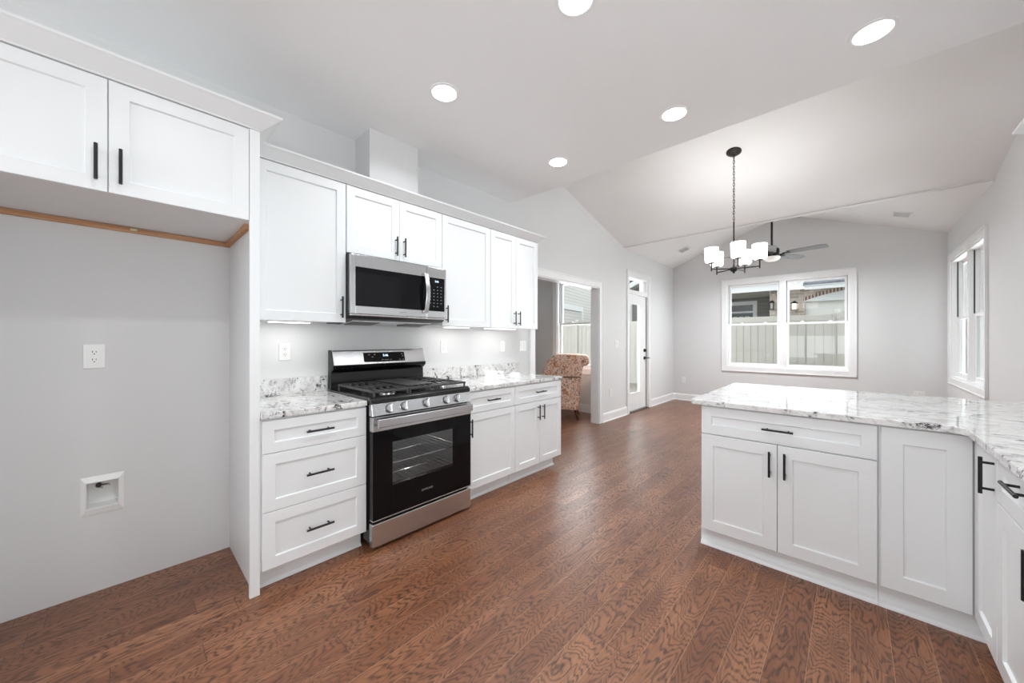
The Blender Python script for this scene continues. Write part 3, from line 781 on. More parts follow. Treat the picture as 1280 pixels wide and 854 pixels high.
# oven door
bm = BM(); wa0, wa1, wz0, wz1 = 1.150, 1.650, .375, .645
face_frame(bm, FG, y0 + .003, y1 - .003, .190, .7265, wa0, wa1, wz0, wz1, -.042, .002)
od = obj('oven_door', bm, 'black_panel', t, bevel=.002)
bm = BM(); FG.box(bm, wa0, wa1, -.004, .0005, wz0, wz1); obj('window', bm, 'oven_glass', od, label='dark glass oven window')
bm = BM(); FG.box(bm, y0 + .003, y1 - .003, -.042, .006, .7265, .814); obj('door_rail', bm, 'stainless', od, bevel=.003)
bm = BM(); FG.box(bm, y0 + .003, y1 - .003, -.040, .004, .1815, .1895); obj('lower_trim', bm, 'stainless', od, bevel=.002)
bm = BM()
v0 = []
for k in range(21):
    s_ = k / 20; a = y0 + .020 + (y1 - y0 - .040) * s_; n_ = .046 + .010 * math.sin(PI * s_)
    v0.append([bm.verts.new(FG.P(a, n, z)) for n, z in ((n_ - .016, .757), (n_ - .003, .757), (n_, .760), (n_, .803), (n_ - .003, .806), (n_ - .016, .806))])
for A, B in zip(v0, v0[1:]):
    for i in range(6): bm.faces.new((A[i], A[(i + 1) % 6], B[(i + 1) % 6], B[i]))
bm.faces.new(v0[0][::-1]); bm.faces.new(v0[-1])
for a in (y0 + .035, y1 - .035): FG.box(bm, a - .013, a + .013, .004, .040, .774, .795)
obj('handle', bm, 'stainless', od, smooth=True)
text('logo', 'SAMSUNG', .0195, 'badge_grey', od, FG.P(1.404, .0024, .277), (0, 1, 0), (0, 0, 1))
# control panel (sloping), knobs
bm = BM(); prism(bm, [(XF - .045, .820), (XF + .002, .820), (XF - .014, .8945), (XF - .045, .8945)], 'y', y0 + .001, y1 - .001); obj('control_panel', bm, 'stainless', t, bevel=.003)
nrm = Vector((.0745, 0, .016)).normalized()
for yy in (1.134, 1.240, 1.404, 1.571, 1.668):
    c0 = Vector((XF - .006, yy, .858)); bm = BM()
    cyl(bm, c0 + nrm * .005, c0 + nrm * .024, .0262, .0245, seg=32)
    kn = obj('knob', bm, 'stainless', t, smooth=True)
    bm = BM(); cyl(bm, c0 - nrm * .002, c0 + nrm * .005, .0295, seg=32); obj('skirt', bm, 'knob_skirt_shade', kn, smooth=True)
    bm = BM(); R_ = nrm.to_track_quat('Z', 'Y').to_matrix().to_4x4(); R_.translation = c0 + nrm * .030
    box(bm, -.0055, .0055, -.0235, .0235, -.008, .004)
    bm.transform(R_); obj('grip', bm, 'stainless', kn, bevel=.002)
# cooktop
bm = BM(); prism(bm, [(XW + .045, .895), (XF - .010, .895), (XF - .012, .918), (XF - .035, .934), (XW + .10, .925), (XW + .045, .925)], 'y', y0 - .002, y1 + .002); obj('cooktop', bm, 'black_enamel', t, bevel=.003)
def burner(x, y, r_):
    bm = BM(); lathe(bm, [(0, .930), (r_ * 1.15, .930), (r_ * 1.15, .937), (r_ * .9, .943), (0, .943)], (x, y, 0), 24)
    b = obj('burner', bm, 'chrome', t, smooth=True)
    bm = BM(); lathe(bm, [(0, .943), (r_ * .82, .943), (r_ * .85, .949), (r_ * .7, .953), (0, .954)], (x, y, 0), 24); obj('burner_cap', bm, 'cast_iron', b, smooth=True)
for x_, y_, r_ in ((-2.26, 1.20, .048), (-2.56, 1.20, .036), (-2.41, 1.4045, .042), (-2.26, 1.61, .044), (-2.56, 1.61, .036)): burner(x_, y_, r_)
def grate(ya, yb):
    bm = BM(); xa, xb, zt_, h_ = -2.675, -2.140, .970, .012; wd = .0065
    for xx in (xa, xb): box(bm, xx - .007, xx + .007, ya, yb, zt_ - .013, zt_)
    for yy in (ya, yb - .012): box(bm, xa, xb, yy, yy + .012, zt_ - .013, zt_)
    cx = (xa + xb) / 2; box(bm, cx - .006, cx + .006, ya, yb, zt_ - .012, zt_)
    n = 4 if yb - ya > .2 else 2
    for k in range(1, n + 1):
        yy = ya + (yb - ya) * k / (n + 1)
        for (u0, u1) in ((xa, xa + .10), (cx - .10, cx + .10), (xb - .10, xb)): box(bm, u0, u1, yy - wd, yy + wd, zt_ - h_, zt_ + .002)
    for k in range(9):   # short side teeth
        xx = xa + .03 + k * (xb - xa - .06) / 8
        box(bm, xx - .004, xx + .004, ya + .012, ya + .038, zt_ - .010, zt_ + .001); box(bm, xx - .004, xx + .004, yb - .038, yb - .012, zt_ - .010, zt_ + .001)
    for xx in (xa, xb - .002):
        for yy in (ya + .008, yb - .008): box(bm, xx - .006, xx + .006, yy - .006, yy + .006, .926, zt_ - .012)
    obj('grate', bm, 'cast_iron', t, bevel=.0015)
grate(1.040, 1.285); grate(1.288, 1.521); grate(1.524, 1.768)
# griddle plate sitting on the middle grate is part of the middle burner grate
bm = BM(); box(bm, -2.64, -2.18, 1.305, 1.505, .9725, .9800); obj('center_plate', bm, 'cast_iron', t, bevel=.003)
# backguard
bm = BM(); prism(bm, [(XW + .022, .925), (XW + .075, .925), (XW + .070, 1.045), (XW + .022, 1.045)], 'y', y0 + .002, y1 - .002); obj('vent_riser', bm, 'black_enamel', t)
bm = BM(); prism(bm, [(XW + .022, 1.045), (XW + .078, 1.052), (XW + .112, 1.075), (XW + .116, 1.100), (XW + .022, 1.100)], 'y', y0 + .002, y1 - .002); obj('vent_hood', bm, 'black_panel', t, bevel=.003)
bm = BM(); prism(bm, [(XW + .022, 1.100), (XW + .118, 1.100), (XW + .084, 1.200), (XW + .074, 1.208), (XW + .022, 1.208)], 'y', y0 + .006, y1 - .006); bgd = obj('backguard', bm, 'stainless', t, bevel=.003)
for yy in (y0 + .001, y1 - .006):
    bm = BM(); prism(bm, [(XW + .020, .925), (XW + .072, .925), (XW + .066, 1.048), (XW + .075, 1.060), (XW + .098, 1.098), (XW + .070, 1.198), (XW + .062, 1.211), (XW + .020, 1.211)], 'y', yy, yy + .005); obj('end_cap', bm, 'dark_plastic', bgd)
up = Vector((-.034, 0, .100)).normalized(); nb = Vector((.100, 0, .034)).normalized()
def bgp(y, s, n): return Vector((XW + .118, y, 1.100)) + up * s + nb * n
bm = BM(); quadbox(bm, [bgp(1.246, .016, -.002), bgp(1.592, .016, -.002), bgp(1.592, .092, -.002), bgp(1.246, .092, -.002), bgp(1.246, .016, .0012), bgp(1.592, .016, .0012), bgp(1.592, .092, .0012), bgp(1.246, .092, .0012)])
dp = obj('display_panel', bm, 'black_panel', bgd)
text('clock', '5:46', .026, 'display_glow', dp, bgp(1.425, .066, .0016), (0, 1, 0), up)
for yy, s in ((1.290, .074), (1.315, .056), (1.335, .076), (1.395, .030), (1.420, .030), (1.440, .030), (1.466, .030), (1.545, .028), (1.575, .028), (1.570, .074), (1.575, .056)):
    bm = BM(); quadbox(bm, [bgp(yy - .006, s - .002, .0010), bgp(yy + .006, s - .002, .0010), bgp(yy + .006, s + .002, .0010), bgp(yy - .006, s + .002, .0010), bgp(yy - .006, s - .002, .0018), bgp(yy + .006, s - .002, .0018), bgp(yy + .006, s + .002, .0018), bgp(yy - .006, s + .002, .0018)]); obj('key', bm, 'key_print', dp)

# ------------------------------------------------------------------ peninsula and right run
YP = 2.4585; FPEN = Frame((0, YP + .020, 0), (1, 0, 0), (0, -1, 0))
XRF = .384; FRUN = Frame((XRF + .020, 0, 0), (0, 1, 0), (-1, 0, 0))
def cove(bm, pts, axis, a0, a1): prism(bm, pts, axis, a0, a1)
t = thing('peninsula_cabinet', 'white peninsula base cabinet with one wide drawer over two doors', 'cabinet', (-.29, YP, 0), G)
bm = BM(); box(bm, -.6794, .0985, YP + .020, 3.085, .104, .8830); obj('cabinet_box', bm, 'cabinet_paint', t)
bm = BM(); box(bm, -.695, .0985, YP + .055, 3.08, 0, .104)
prism(bm, [(YP + .055, 0), (YP + .030, 0), (YP + .032, .010), (YP + .038, .018), (YP + .046, .026), (YP + .052, .045), (YP + .055, .06)], 'x', -.692, .0985)
obj('toe_kick', bm, 'cabinet_paint', t)
dr = shaker('drawer', FPEN, -.6790, .0945, ZDD + .003, ZDT, t, rail=.055); handle(FPEN, -.2925, .787, False, dr)
dr = shaker('door', FPEN, -.6790, -.2958, ZD0, ZDD - .003, t, rail=.065); handle(FPEN, -.328, .597, True, dr)
dr = shaker('door', FPEN, -.2928, .0945, ZD0, ZDD - .003, t, rail=.065); handle(FPEN, -.260, .599, True, dr)
# corner cabinet with two hinged faces
t = thing('corner_cabinet', 'white corner base cabinet where the peninsula meets the right-hand run', 'cabinet', (.40, 2.6, 0), G)
bm = BM(); prism(bm, [(.0995, YP + .020), (XRF + .020, YP + .020), (XRF + .020, 2.1345), (XR - .003, 2.1345), (XR - .003, 3.085), (.0995, 3.085)], 'z', .104, .8830); obj('cabinet_box', bm, 'cabinet_paint', t)
bm = BM(); box(bm, .0995, XR - .003, YP + .055, 3.08, 0, .104); box(bm, XRF + .055, XR - .003, 2.1345, YP + .055, 0, .104)
prism(bm, [(YP + .055, 0), (YP + .030, 0), (YP + .032, .010), (YP + .038, .018), (YP + .046, .026), (YP + .052, .045), (YP + .055, .06)], 'x', .0995, XRF + .055)
obj('toe_kick', bm, 'cabinet_paint', t)
dr = shaker('door', FPEN, .1065, XRF - .003, ZD0, ZDT, t, rail=.072)
dr = shaker('door', FRUN, 2.1360, YP - .006, ZD0, ZDT, t, rail=.062); handle(FRUN, 2.168, .785, True, dr, length=.135)
t = thing('right_run_cabinet', 'white base cabinet at the right edge with a drawer over one door', 'cabinet', (XRF, 1.9, 0), G)
bm = BM(); box(bm, XRF + .020, XR - .003, 1.659, 2.1335, .104, .8830); obj('cabinet_box', bm, 'cabinet_paint', t)
bm = BM(); box(bm, XRF + .055, XR - .003, 1.659, 2.1335, 0, .104); obj('toe_kick', bm, 'cabinet_paint', t)
dr = shaker('drawer', FRUN, 1.661, 2.1320, ZDD + .003, ZDT, t, rail=.055); handle(FRUN, 1.847, .829, False, dr, length=.150)
dr = shaker('door', FRUN, 1.661, 2.1320, ZD0, ZDD - .003, t, rail=.060); handle(FRUN, 1.702, .632, True, dr)
t = thing('right_run_cabinet', 'white base cabinet at the near end of the right-hand run', 'cabinet', (XRF, 1.2, 0), G)
bm = BM(); box(bm, XRF + .020, XR - .003, .80, 1.658, .104, .8830); obj('cabinet_box', bm, 'cabinet_paint', t)
bm = BM(); box(bm, XRF + .055, XR - .003, .80, 1.658, 0, .104); obj('toe_kick', bm, 'cabinet_paint', t)
dr = shaker('drawer', FRUN, .802, 1.656, ZDD + .003, ZDT, t, rail=.055); handle(FRUN, 1.23, .80, False, dr)
dr = shaker('door', FRUN, .802, 1.2275, ZD0, ZDD - .003, t); handle(FRUN, 1.195, .60, True, dr)
dr = shaker('door', FRUN, 1.2305, 1.656, ZD0, ZDD - .003, t); handle(FRUN, 1.263, .60, True, dr)

# L-shaped peninsula worktop with a rounded inner corner
t = thing('peninsula_countertop', 'glossy pale granite worktop on the peninsula and right-hand run', 'countertop', (0, 2.9, .884))
xe, yf, yb = -.735, 2.430, 3.625; xi = .357
def arc(cx, cy, r_, a0, a1, n=6): return [(cx + r_ * math.cos(a0 + (a1 - a0) * k / n), cy + r_ * math.sin(a0 + (a1 - a0) * k / n)) for k in range(n + 1)]
poly = arc(xe + .03, yb - .03, .03, PI / 2, PI) + arc(xe + .025, yf + .025, .025, PI, 1.5 * PI) + arc(xi - .045, yf - .045, .045, PI / 2, 0) + [(xi, .795), (XR - .002, .795), (XR - .002, yb)]
bm = BM(); prism(bm, poly, 'z', .8835, .9145); obj('worktop', bm, 'granite_pale', t, bevel=.004, smooth=False)

# wall cabinets above the right-hand run (only the tip of their crown shows)
FRU = Frame((XR - .31, 0, 0), (0, 1, 0), (-1, 0, 0))
t = thing('wall_cabinet', 'white wall cabinet on the right wall at the edge of the view', 'cabinet', (XR, 2.6, 1.4), GU)
bm = BM(); box(bm, XR - .31, XR - .003, 2.0, 3.17, 1.413, 2.316); obj('cabinet_box', bm, 'cabinet_paint', t)
for d0, d1, hy in ((2.003, 2.584, 2.552), (2.587, 3.167, 2.62)):
    d = shaker('door', FRU, d0, d1, 1.401, 2.326, t, t=.018); handle(FRU, hy, 1.50, True, d, n0=.018)
bm = BM(); prof = [(-q[0], q[1]) for q in crown_profile(.070, .062, 0, 2.3305)]
x0_ = XR - .328
A = [bm.verts.new((x0_ + q[0], 2.0, q[1])) for q in prof]; B = [bm.verts.new((x0_ + q[0], 3.17 - q[0], q[1])) for q in prof]; C_ = [bm.verts.new((XR - .002, 3.17 - q[0], q[1])) for q in prof]
for P_, Q in ((A, B), (B, C_)):
    for i in range(len(prof)): bm.faces.new((P_[i], P_[(i + 1) % len(prof)], Q[(i + 1) % len(prof)], Q[i]))
bm.faces.new(A[::-1]); bm.faces.new(C_)
tag(obj('crown_molding', bm, 'cabinet_paint'), 'tip of white crown moulding at the right edge of the view', 'moulding')

# ------------------------------------------------------------------ recessed ceiling lights
def can(first=[None], label='', x=0, y=0):
    if first[0] is None:
        t = thing('recessed_light', label, 'light', (0, 0, ZC), 'recessed ceiling lights')
        bm = BM(); lathe(bm, [(.074, -.004), (.078, -.007), (.092, -.004), (.094, 0), (.074, 0)], (0, 0, ZC), 40); bm.faces.ensure_lookup_table()
        obj('trim_ring', bm, 'trim_paint', t, smooth=True)
        bm = BM(); lathe(bm, [(0, -.0045), (.074, -.0045), (.074, -.001), (0, -.001)], (0, 0, ZC), 40); obj('diffuser', bm, 'lamp_disc', t)
        t.location = (x, y, ZC); first[0] = t
    else: t = copy_thing(first[0], (x, y, ZC), label)
    area_light('can_light', (x, y, ZC - .009), (0, 0, 0), .14, .14, CAN_W, (.92, .965, 1.0), 'DISK', math.radians(150))
can(label='recessed ceiling light nearest the range, lower left of the five', x=-1.865, y=1.372)
can(label='recessed ceiling light cut by the top edge of the view', x=-.915, y=1.405)
can(label='recessed ceiling light above the far end of the left cabinets', x=-1.863, y=2.584)
can(label='recessed ceiling light in the middle of the ceiling, left of the pendant canopy', x=-.884, y=2.578)
can(label='recessed ceiling light above the peninsula, rightmost of the five', x=.083, y=2.576)
for i, (x, y) in enumerate(((-.9, .2), (-.9, -1.2))):  # extra lights added out of view as soft fill
    can(label='added recessed ceiling light outside the view', x=x, y=y)

# ------------------------------------------------------------------ chandelier
CX, CY, HZ = -.891, 4.355, 2.030
slope = math.atan((ZSH - 2.847) / (Y2 - YK))
ctop = 2.847 + (ZSH - 2.847) / (Y2 - YK) * (Y2 - CY)
t = thing('chandelier', 'black five-arm chandelier with white glass shades hanging on a chain', 'chandelier', (CX, CY, ctop))
bm = BM(); lathe(bm, [(0, -.030), (.02, -.030), (.055, -.022), (.070, -.008), (.071, 0), (0, 0)], (0, 0, 0), 32)
bm.transform(Matrix.Translation((CX, CY, ctop + .001)) @ Matrix.Rotation(-slope, 4, 'X')); obj('canopy', bm, 'bronze_black', t, smooth=True)
bm = BM(); n_l = 24; z_a, z_b = ctop - .035, 2.515; L_ = (z_a - z_b) / n_l
tube(bm, [(CX, CY, ctop - .022), (CX, CY, ctop - .045)], .006)
for k in range(n_l):
    zc_ = z_a - (k + .5) * L_; hl = L_ * .66; wl = .0085
    pts = [((wl * math.cos(a), 0, hl * math.sin(a)) if k % 2 == 0 else (0, wl * math.cos(a), hl * math.sin(a))) for a in [2 * PI * q / 10 for q in range(10)]]
    tube(bm, [(CX + p[0], CY + p[1], zc_ + p[2]) for p in pts], .0022, seg=6, closed=True)
tube(bm, [(CX + .004 * math.sin(q), CY + .004 * math.cos(q), z_a - (z_a - z_b) * q / 20) for q in range(21)], .0016, seg=5)
obj('chain', bm, 'bronze_black', t, smooth=True)
bm = BM(); cyl(bm, (CX, CY, 2.045), (CX, CY, 2.520), .0068, seg=14); obj('stem', bm, 'bronze_black', t, smooth=True)
bm = BM(); lathe(bm, [(0, -.050), (.010, -.046), (.012, -.032), (.026, -.026), (.036, -.012), (.036, .008), (.024, .018), (.012, .024), (.0068, .04)], (CX, CY, HZ), 24); obj('hub', bm, 'bronze_black', t, smooth=True)
AR = .225
for k in range(5):
    ang = math.radians(3 + 72 * k); ex, ey = CX + AR * math.cos(ang), CY + AR * math.sin(ang)
    bm = BM(); tube(bm, [(CX + .03 * math.cos(ang), CY + .03 * math.sin(ang), HZ), (ex, ey, HZ)], .0062, seg=10)
    cyl(bm, (ex, ey, HZ - .022), (ex, ey, HZ + .062), .0066, seg=12); lathe(bm, [(0, .060), (.030, .060), (.030, .067), (0, .067)], (ex, ey, HZ), 20)
    arm = obj('arm', bm, 'bronze_black', t, smooth=True)
    bm = BM(); lathe(bm, [(0, .068), (.050, .070), (.058, .076), (.062, .09), (.066, .220), (.063, .2215), (.058, .092), (.050, .080), (0, .078)], (ex, ey, HZ), 32)
    obj('shade', bm, 'shade_glass', arm, smooth=True, label='white glass shade')
    pl_ = bpy.data.lights.new('bulb_light', 'POINT'); pl_.energy = BULB_W; pl_.color = (.95, .975, 1.0); pl_.shadow_soft_size = .03
    po = bpy.data.objects.new('bulb_light', pl_); COL.objects.link(po); po.location = (ex, ey, HZ + .17)

# ------------------------------------------------------------------ ceiling fan
FX, FY, FZ = -.89, 6.856, 2.605
t = thing('ceiling_fan', 'black ceiling fan with grey blades on a long downrod behind the chandelier', 'fan', (FX, FY, 3.54))
bm = BM(); cyl(bm, (FX, FY, FZ + .12), (FX, FY, 3.50), .014, seg=16); obj('downrod', bm, 'bronze_black', t, smooth=True)
bm = BM(); lathe(bm, [(0, 0), (.068, 0), (.066, -.03), (.040, -.065), (.018, -.075), (0, -.075)], (FX, FY, 3.545), 28); obj('canopy', bm, 'bronze_black', t, smooth=True)
bm = BM(); lathe(bm, [(0, .135), (.022, .13), (.03, .105), (.085, .095), (.098, .08), (.100, .02), (.085, .0), (.06, -.012), (.06, -.03), (0, -.03)], (FX, FY, FZ), 32); obj('motor', bm, 'bronze_black', t, smooth=True)
bm = BM(); lathe(bm, [(.075, -.030), (.10, -.032), (.112, -.042), (.108, -.062), (.085, -.085), (.05, -.098), (0, -.103)], (FX, FY, FZ), 32); lathe(bm, [(.0, -.029), (.075, -.030)], (FX, FY, FZ), 32); obj('light_bowl', bm, 'bowl_glass', t, smooth=True, label='white glass light bowl')
area_light('fan_light', (FX, FY, FZ - .11), (0, 0, 0), .16, .16, FAN_W, (.93, .97, 1.0), 'DISK')
for k in range(5):
    ang = math.radians(60 + 72 * k)
    M = Matrix.Translation((FX, FY, FZ - .002)) @ Matrix.Rotation(ang, 4, 'Z')
    bm = BM()
    tube(bm, [(.07, 0, .0), (.11, 0, -.012), (.15, 0, -.010), (.17, 0, -.002)], .011, seg=8)
    box(bm, .15, .235, -.038, .038, -.006, .004)
    bm.transform(M); br = obj('blade_bracket', bm, 'bronze_black', t, smooth=True)
    bm = BM(); R0, R1 = .20, .675
    prof = [(R0, -.052), (R0 + .05, -.060), (R1 - .06, -.070), (R1 - .01, -.052), (R1, -.030), (R1, .046), (R1 - .02, .064), (R1 - .07, .070), (R0 + .05, .060), (R0, .052)]
    prism(bm, prof, 'z', .004, .011)
    bm.transform(M @ Matrix.Rotation(math.radians(-12), 4, 'X')); obj('blade', bm, 'fan_blade', br, bevel=.001)

# ------------------------------------------------------------------ ceiling vents
def vent(label, x, y, sgn):
    t = thing('ceiling_vent', label, 'vent', (x, y, 3.02), 'white ceiling registers')
    z = 2.84 + .3704 * ((x - XW) if sgn > 0 else (XR - x)); M = Matrix.Translation((x, y, z)) @ Matrix.Rotation(-math.atan(.3704) * sgn, 4, 'Y')
    bm = BM(); L = .10; W = .135
    box(bm, -L, L, -W, -W + .022, -.008, 0); box(bm, -L, L, W - .022, W, -.008, 0); box(bm, -L, -L + .022, -W + .022, W - .022, -.008, 0); box(bm, L - .022, L, -W + .022, W - .022, -.008, 0)
    bm.transform(M); obj('frame', bm, 'trim_paint', t)
    bm = BM(); box(bm, -L + .022, L - .022, -W + .022, W - .022, -.0012, 0); bm.transform(M); obj('duct', bm, 'groove', t)
    bm = BM()
    for k in range(9):
        yy = -W + .03 + k * (2 * W - .06) / 8; box(bm, -L + .022, L - .022, yy - .004, yy + .004, -.007, -.003)
    bm.transform(M); obj('louvers', bm, 'trim_paint', t)
vent('white ceiling vent on the left slope of the far ceiling', -2.33, 7.326, 1)
vent('white ceiling vent on the right slope of the far ceiling', .521, 7.362, -1)

# ------------------------------------------------------------------ outlets and switches
def plate(F, a, z, label, kind='outlet', wd=.072, ht=.117, name=None):
    sw = kind.startswith('switch')
    t = thing(name or ('light_switch' if sw else 'wall_outlet'), label, 'light switch' if sw else 'outlet', F.P(a, 0, z), 'switch plates' if sw else 'wall outlets')
    bm = BM(); F.box(bm, a - wd / 2, a + wd / 2, .0004, .006, z - ht / 2, z + ht / 2); obj('cover_plate', bm, 'white_plastic', t, bevel=.003)
    if kind == 'outlet':
        for s in (-1, 1):
            zc_ = z + s * .0195; bm = BM(); cyl(bm, F.P(a, .005, zc_), F.P(a, .0085, zc_), .0165, seg=24); rc = obj('socket', bm, 'white_plastic', t, smooth=True)
            bm = BM(); F.box(bm, a - .0075, a - .0048, .008, .0088, zc_ + .000, zc_ + .009); F.box(bm, a + .0048, a + .0075, .008, .0088, zc_ + .001, zc_ + .008)
            cyl(bm, F.P(a, .008, zc_ - .007), F.P(a, .0088, zc_ - .007), .0028, seg=10); obj('slots', bm, 'slot_dark', rc)
    elif kind == 'decora':
        bm = BM(); F.box(bm, a - .0165, a + .0165, .005, .0085, z - .0335, z + .0335); rc = obj('socket', bm, 'white_plastic', t, bevel=.001)
        bm = BM()
        for s in (-1, 1):
            zc_ = z + s * .019; F.box(bm, a - .0075, a - .0048, .008, .0088, zc_, zc_ + .008); F.box(bm, a + .0048, a + .0075, .008, .0088, zc_, zc_ + .008)
        obj('slots', bm, 'slot_dark', rc)
    else:
        n = int(kind[6:])
        for k in range(n):
            c = a + (k - (n - 1) / 2) * .046; bm = BM(); F.box(bm, c - .0165, c + .0165, .005, .0085, z - .0335, z + .0335); F.box(bm, c - .015, c + .015, .0085, .0105, z + .004, z + .031)
            obj('rocker', bm, 'white_plastic', t, bevel=.001)
    return t
plate(FL, -.1055, 1.2015, 'white outlet on the wall of the empty fridge alcove', wd=.076, ht=.122)
plate(FL, .745, 1.204, 'white outlet above the counter left of the range')
plate(FL, 2.063, 1.217, 'white outlet above the counter just right of the range', 'decora')
plate(FL, 2.852, 1.215, 'white outlet above the far end of the long counter', 'decora')
plate(FL, 3.198, 1.215, 'white double switch plate between counter and sunroom opening', 'switch2', wd=.118)
plate(FL, 5.533, 1.219, 'white switch plate between sunroom opening and glass door', 'switch2', wd=.118)
plate(FL, 5.326, .437, 'low white outlet between sunroom opening and glass door')
plate(FB, -2.589, .433, 'low white outlet at the left end of the back wall')
plate(FB, .756, .457, 'low white outlet on the back wall just above the peninsula top', wd=.115)

# recessed water-supply box for the fridge
t = thing('water_supply_box', 'white recessed water supply box low on the fridge alcove wall', 'valve box', (XW, -.0775, .49))
b0, b1, c0, c1 = BOXH
bm = BM()
fa0, fa1, fz0, fz1 = -.152, -.002, .397, .590
def frame_slope(bm, F):
    L = [F.rect(bm, fa0, fa1, fz0, fz1, .0004), F.rect(bm, fa0, fa1, fz0, fz1, .004), F.rect(bm, b0 + .001, b1 - .001, c0 + .001, c1 - .001, .011), F.rect(bm, b0 + .001, b1 - .001, c0 + .001, c1 - .001, .0004)]
    for A, B in zip(L, L[1:]): ring(bm, A, B)
    ring(bm, L[-1], L[0])
frame_slope(bm, FL); obj('flange', bm, 'white_plastic', t)
bm = BM()
FL.box(bm, b0 + .001, b1 - .001, -.085, -.082, c0 + .001, c1 - .001)
FL.box(bm, b0 + .001, b0 + .004, -.082, 0, c0 + .001, c1 - .001); FL.box(bm, b1 - .004, b1 - .001, -.082, 0, c0 + .001, c1 - .001)
FL.box(bm, b0 + .004, b1 - .004, -.082, 0, c0 + .001, c0 + .004); FL.box(bm, b0 + .004, b1 - .004, -.082, 0, c1 - .004, c1 - .001)
obj('inner_box', bm, 'white_plastic', t)
bm = BM(); cyl(bm, FL.P(-.085, -.045, c1 - .004), FL.P(-.085, -.045, c1 - .05), .008, seg=14); cyl(bm, FL.P(-.085, -.045, c1 - .034), FL.P(-.055, -.03, c1 - .034), .006, seg=12)
v_ = obj('valve', bm, 'chrome', t, smooth=True)
bm = BM(); cyl(bm, FL.P(-.092, -.02, c1 - .028), FL.P(-.092, -.038, c1 - .028), .011, seg=16); obj('valve_handle', bm, 'slot_dark', v_, smooth=True)

# ------------------------------------------------------------------ armchair in the sunroom
CHO, CHA = Vector((-3.011, 5.02, 0)), math.radians(32)
t = thing('armchair', 'floral upholstered armchair with a rolled back in the sunroom opening', 'armchair', CHO)
CHM = Matrix.Translation(CHO) @ Matrix.Rotation(CHA, 4, 'Z')
def cpart(name, bm, m, **k):
    bm.transform(CHM); return obj(name, bm, m, t, **k)
WD = .50
back = [(-.150, .690), (-.118, .74), (-.112, .82), (-.100, .872)] + [(-.090 + .086 * math.cos(a), .953 + .086 * math.sin(a)) for a in [-1.15 + k * .33 for k in range(9)]] + [(-.20, 1.046), (-.36, 1.052), (-.50, 1.050), (-.58, 1.026), (-.66, .95), (-.71, .85), (-.745, .77), (-.77, .690)]
bm = BM(); prism(bm, back, 'y', 0, WD); cpart('back', bm, 'floral_fabric', bevel=.022, seg=4, smooth=True)
body = [(-.170, .160), (-.160, .36), (-.135, .55), (-.128, .684), (-.50, .684), (-.80, .684), (-.90, .66), (-.935, .62), (-.94, .30), (-.92, .175)]
bm = BM(); prism(bm, body, 'y', .006, WD - .006); cpart('seat_base', bm, 'floral_fabric', bevel=.018, seg=3, smooth=True)
bm = BM(); tube(bm, [(-.132, .004, .687), (-.30, .0, .687), (-.55, .0, .687), (-.76, .004, .687)], .006); cpart('piping', bm, 'dark_wood', smooth=True)
for l0, dl in ((-.225, .045), (-.85, -.03)):
    for yy in (.055, WD - .055):
        bm = BM(); tube(bm, [(l0, yy, .17), (l0 + dl * .3, yy, .10), (l0 + dl * .8, yy, .045), (l0 + dl, yy, 0.0)], .022, seg=10); cpart('leg', bm, 'dark_wood', smooth=True)

# ------------------------------------------------------------------ outside
struct('ground', bmbox(-30, 20, -8, 45, -.30, -.125), 'gravel')
struct('patio', bmbox(-9, XW - T - .0, 5.76, 8.5, -.125, -.03), 'gravel')
def fence(label, p0, p1, zb=-.02, zt_=1.845, post_end=True):
    p0, p1 = Vector((*p0, 0)), Vector((*p1, 0)); L = (p1 - p0).length; d_ = (p1 - p0).normalized(); F = Frame(p0, d_, Vector((d_.y, -d_.x, 0)))
    t = thing('privacy_fence', label, 'fence', p0 + d_ * L / 2, 'vinyl privacy fence panels')
    bm = BM(); n = max(1, round(L / .15)); wd = L / n
    for k in range(n): F.box(bm, k * wd + .005, (k + 1) * wd - .005, -.014, .014, zb + .12, zt_ - .12)
    F.box(bm, 0, L, -.003, .003, zb + .12, zt_ - .12)
    obj('boards', bm, 'fence_vinyl', t)
    bm = BM(); F.box(bm, 0, L, -.025, .025, zt_ - .13, zt_); obj('rail', bm, 'fence_vinyl', t, bevel=.004)
    bm = BM(); F.box(bm, 0, L, -.025, .025, zb, zb + .14); obj('rail', bm, 'fence_vinyl', t, bevel=.004)
def post(x, y, label, zt_=1.90):
    t = thing('fence_post', label, 'fence post', (x, y, -.1), 'vinyl fence posts')
    bm = BM(); box(bm, x - .06, x + .06, y - .06, y + .06, -.12, zt_); obj('post', bm, 'fence_vinyl', t)
    bm = BM(); box(bm, x - .064, x + .064, y - .064, y + .064, zt_, zt_ + .03); prism(bm, [(x - .062, zt_ + .03), (x + .062, zt_ + .03), (x + .02, zt_ + .055), (x - .02, zt_ + .055)], 'y', y - .062, y + .062); obj('post_cap', bm, 'fence_vinyl', t, bevel=.003)
names = ['behind the left half of the back window', 'behind the gap between back window and glass door', 'seen through the glass door', 'seen through the sunroom window']
xs = [-.21, -2.60, -4.2, -6.8, -9.4]
fence('pale vinyl fence panel seen through the back window, left of its post', (xs[1] + .066, 10.5), (xs[0] - .066, 10.5))
for i in range(1, 4): fence('pale vinyl fence panel ' + names[i], (xs[i + 1] + .066, 10.5), (xs[i] - .066, 10.5))
fence('pale vinyl fence return running towards the back window from the corner post', (-.195, 10.425), (.16, 8.45), zt_=1.86)
post(-.21, 10.5, 'square fence corner post with a cap seen through the back window')
for x in xs[1:]: post(x, 10.5, 'square fence post in the run of pale vinyl fence')

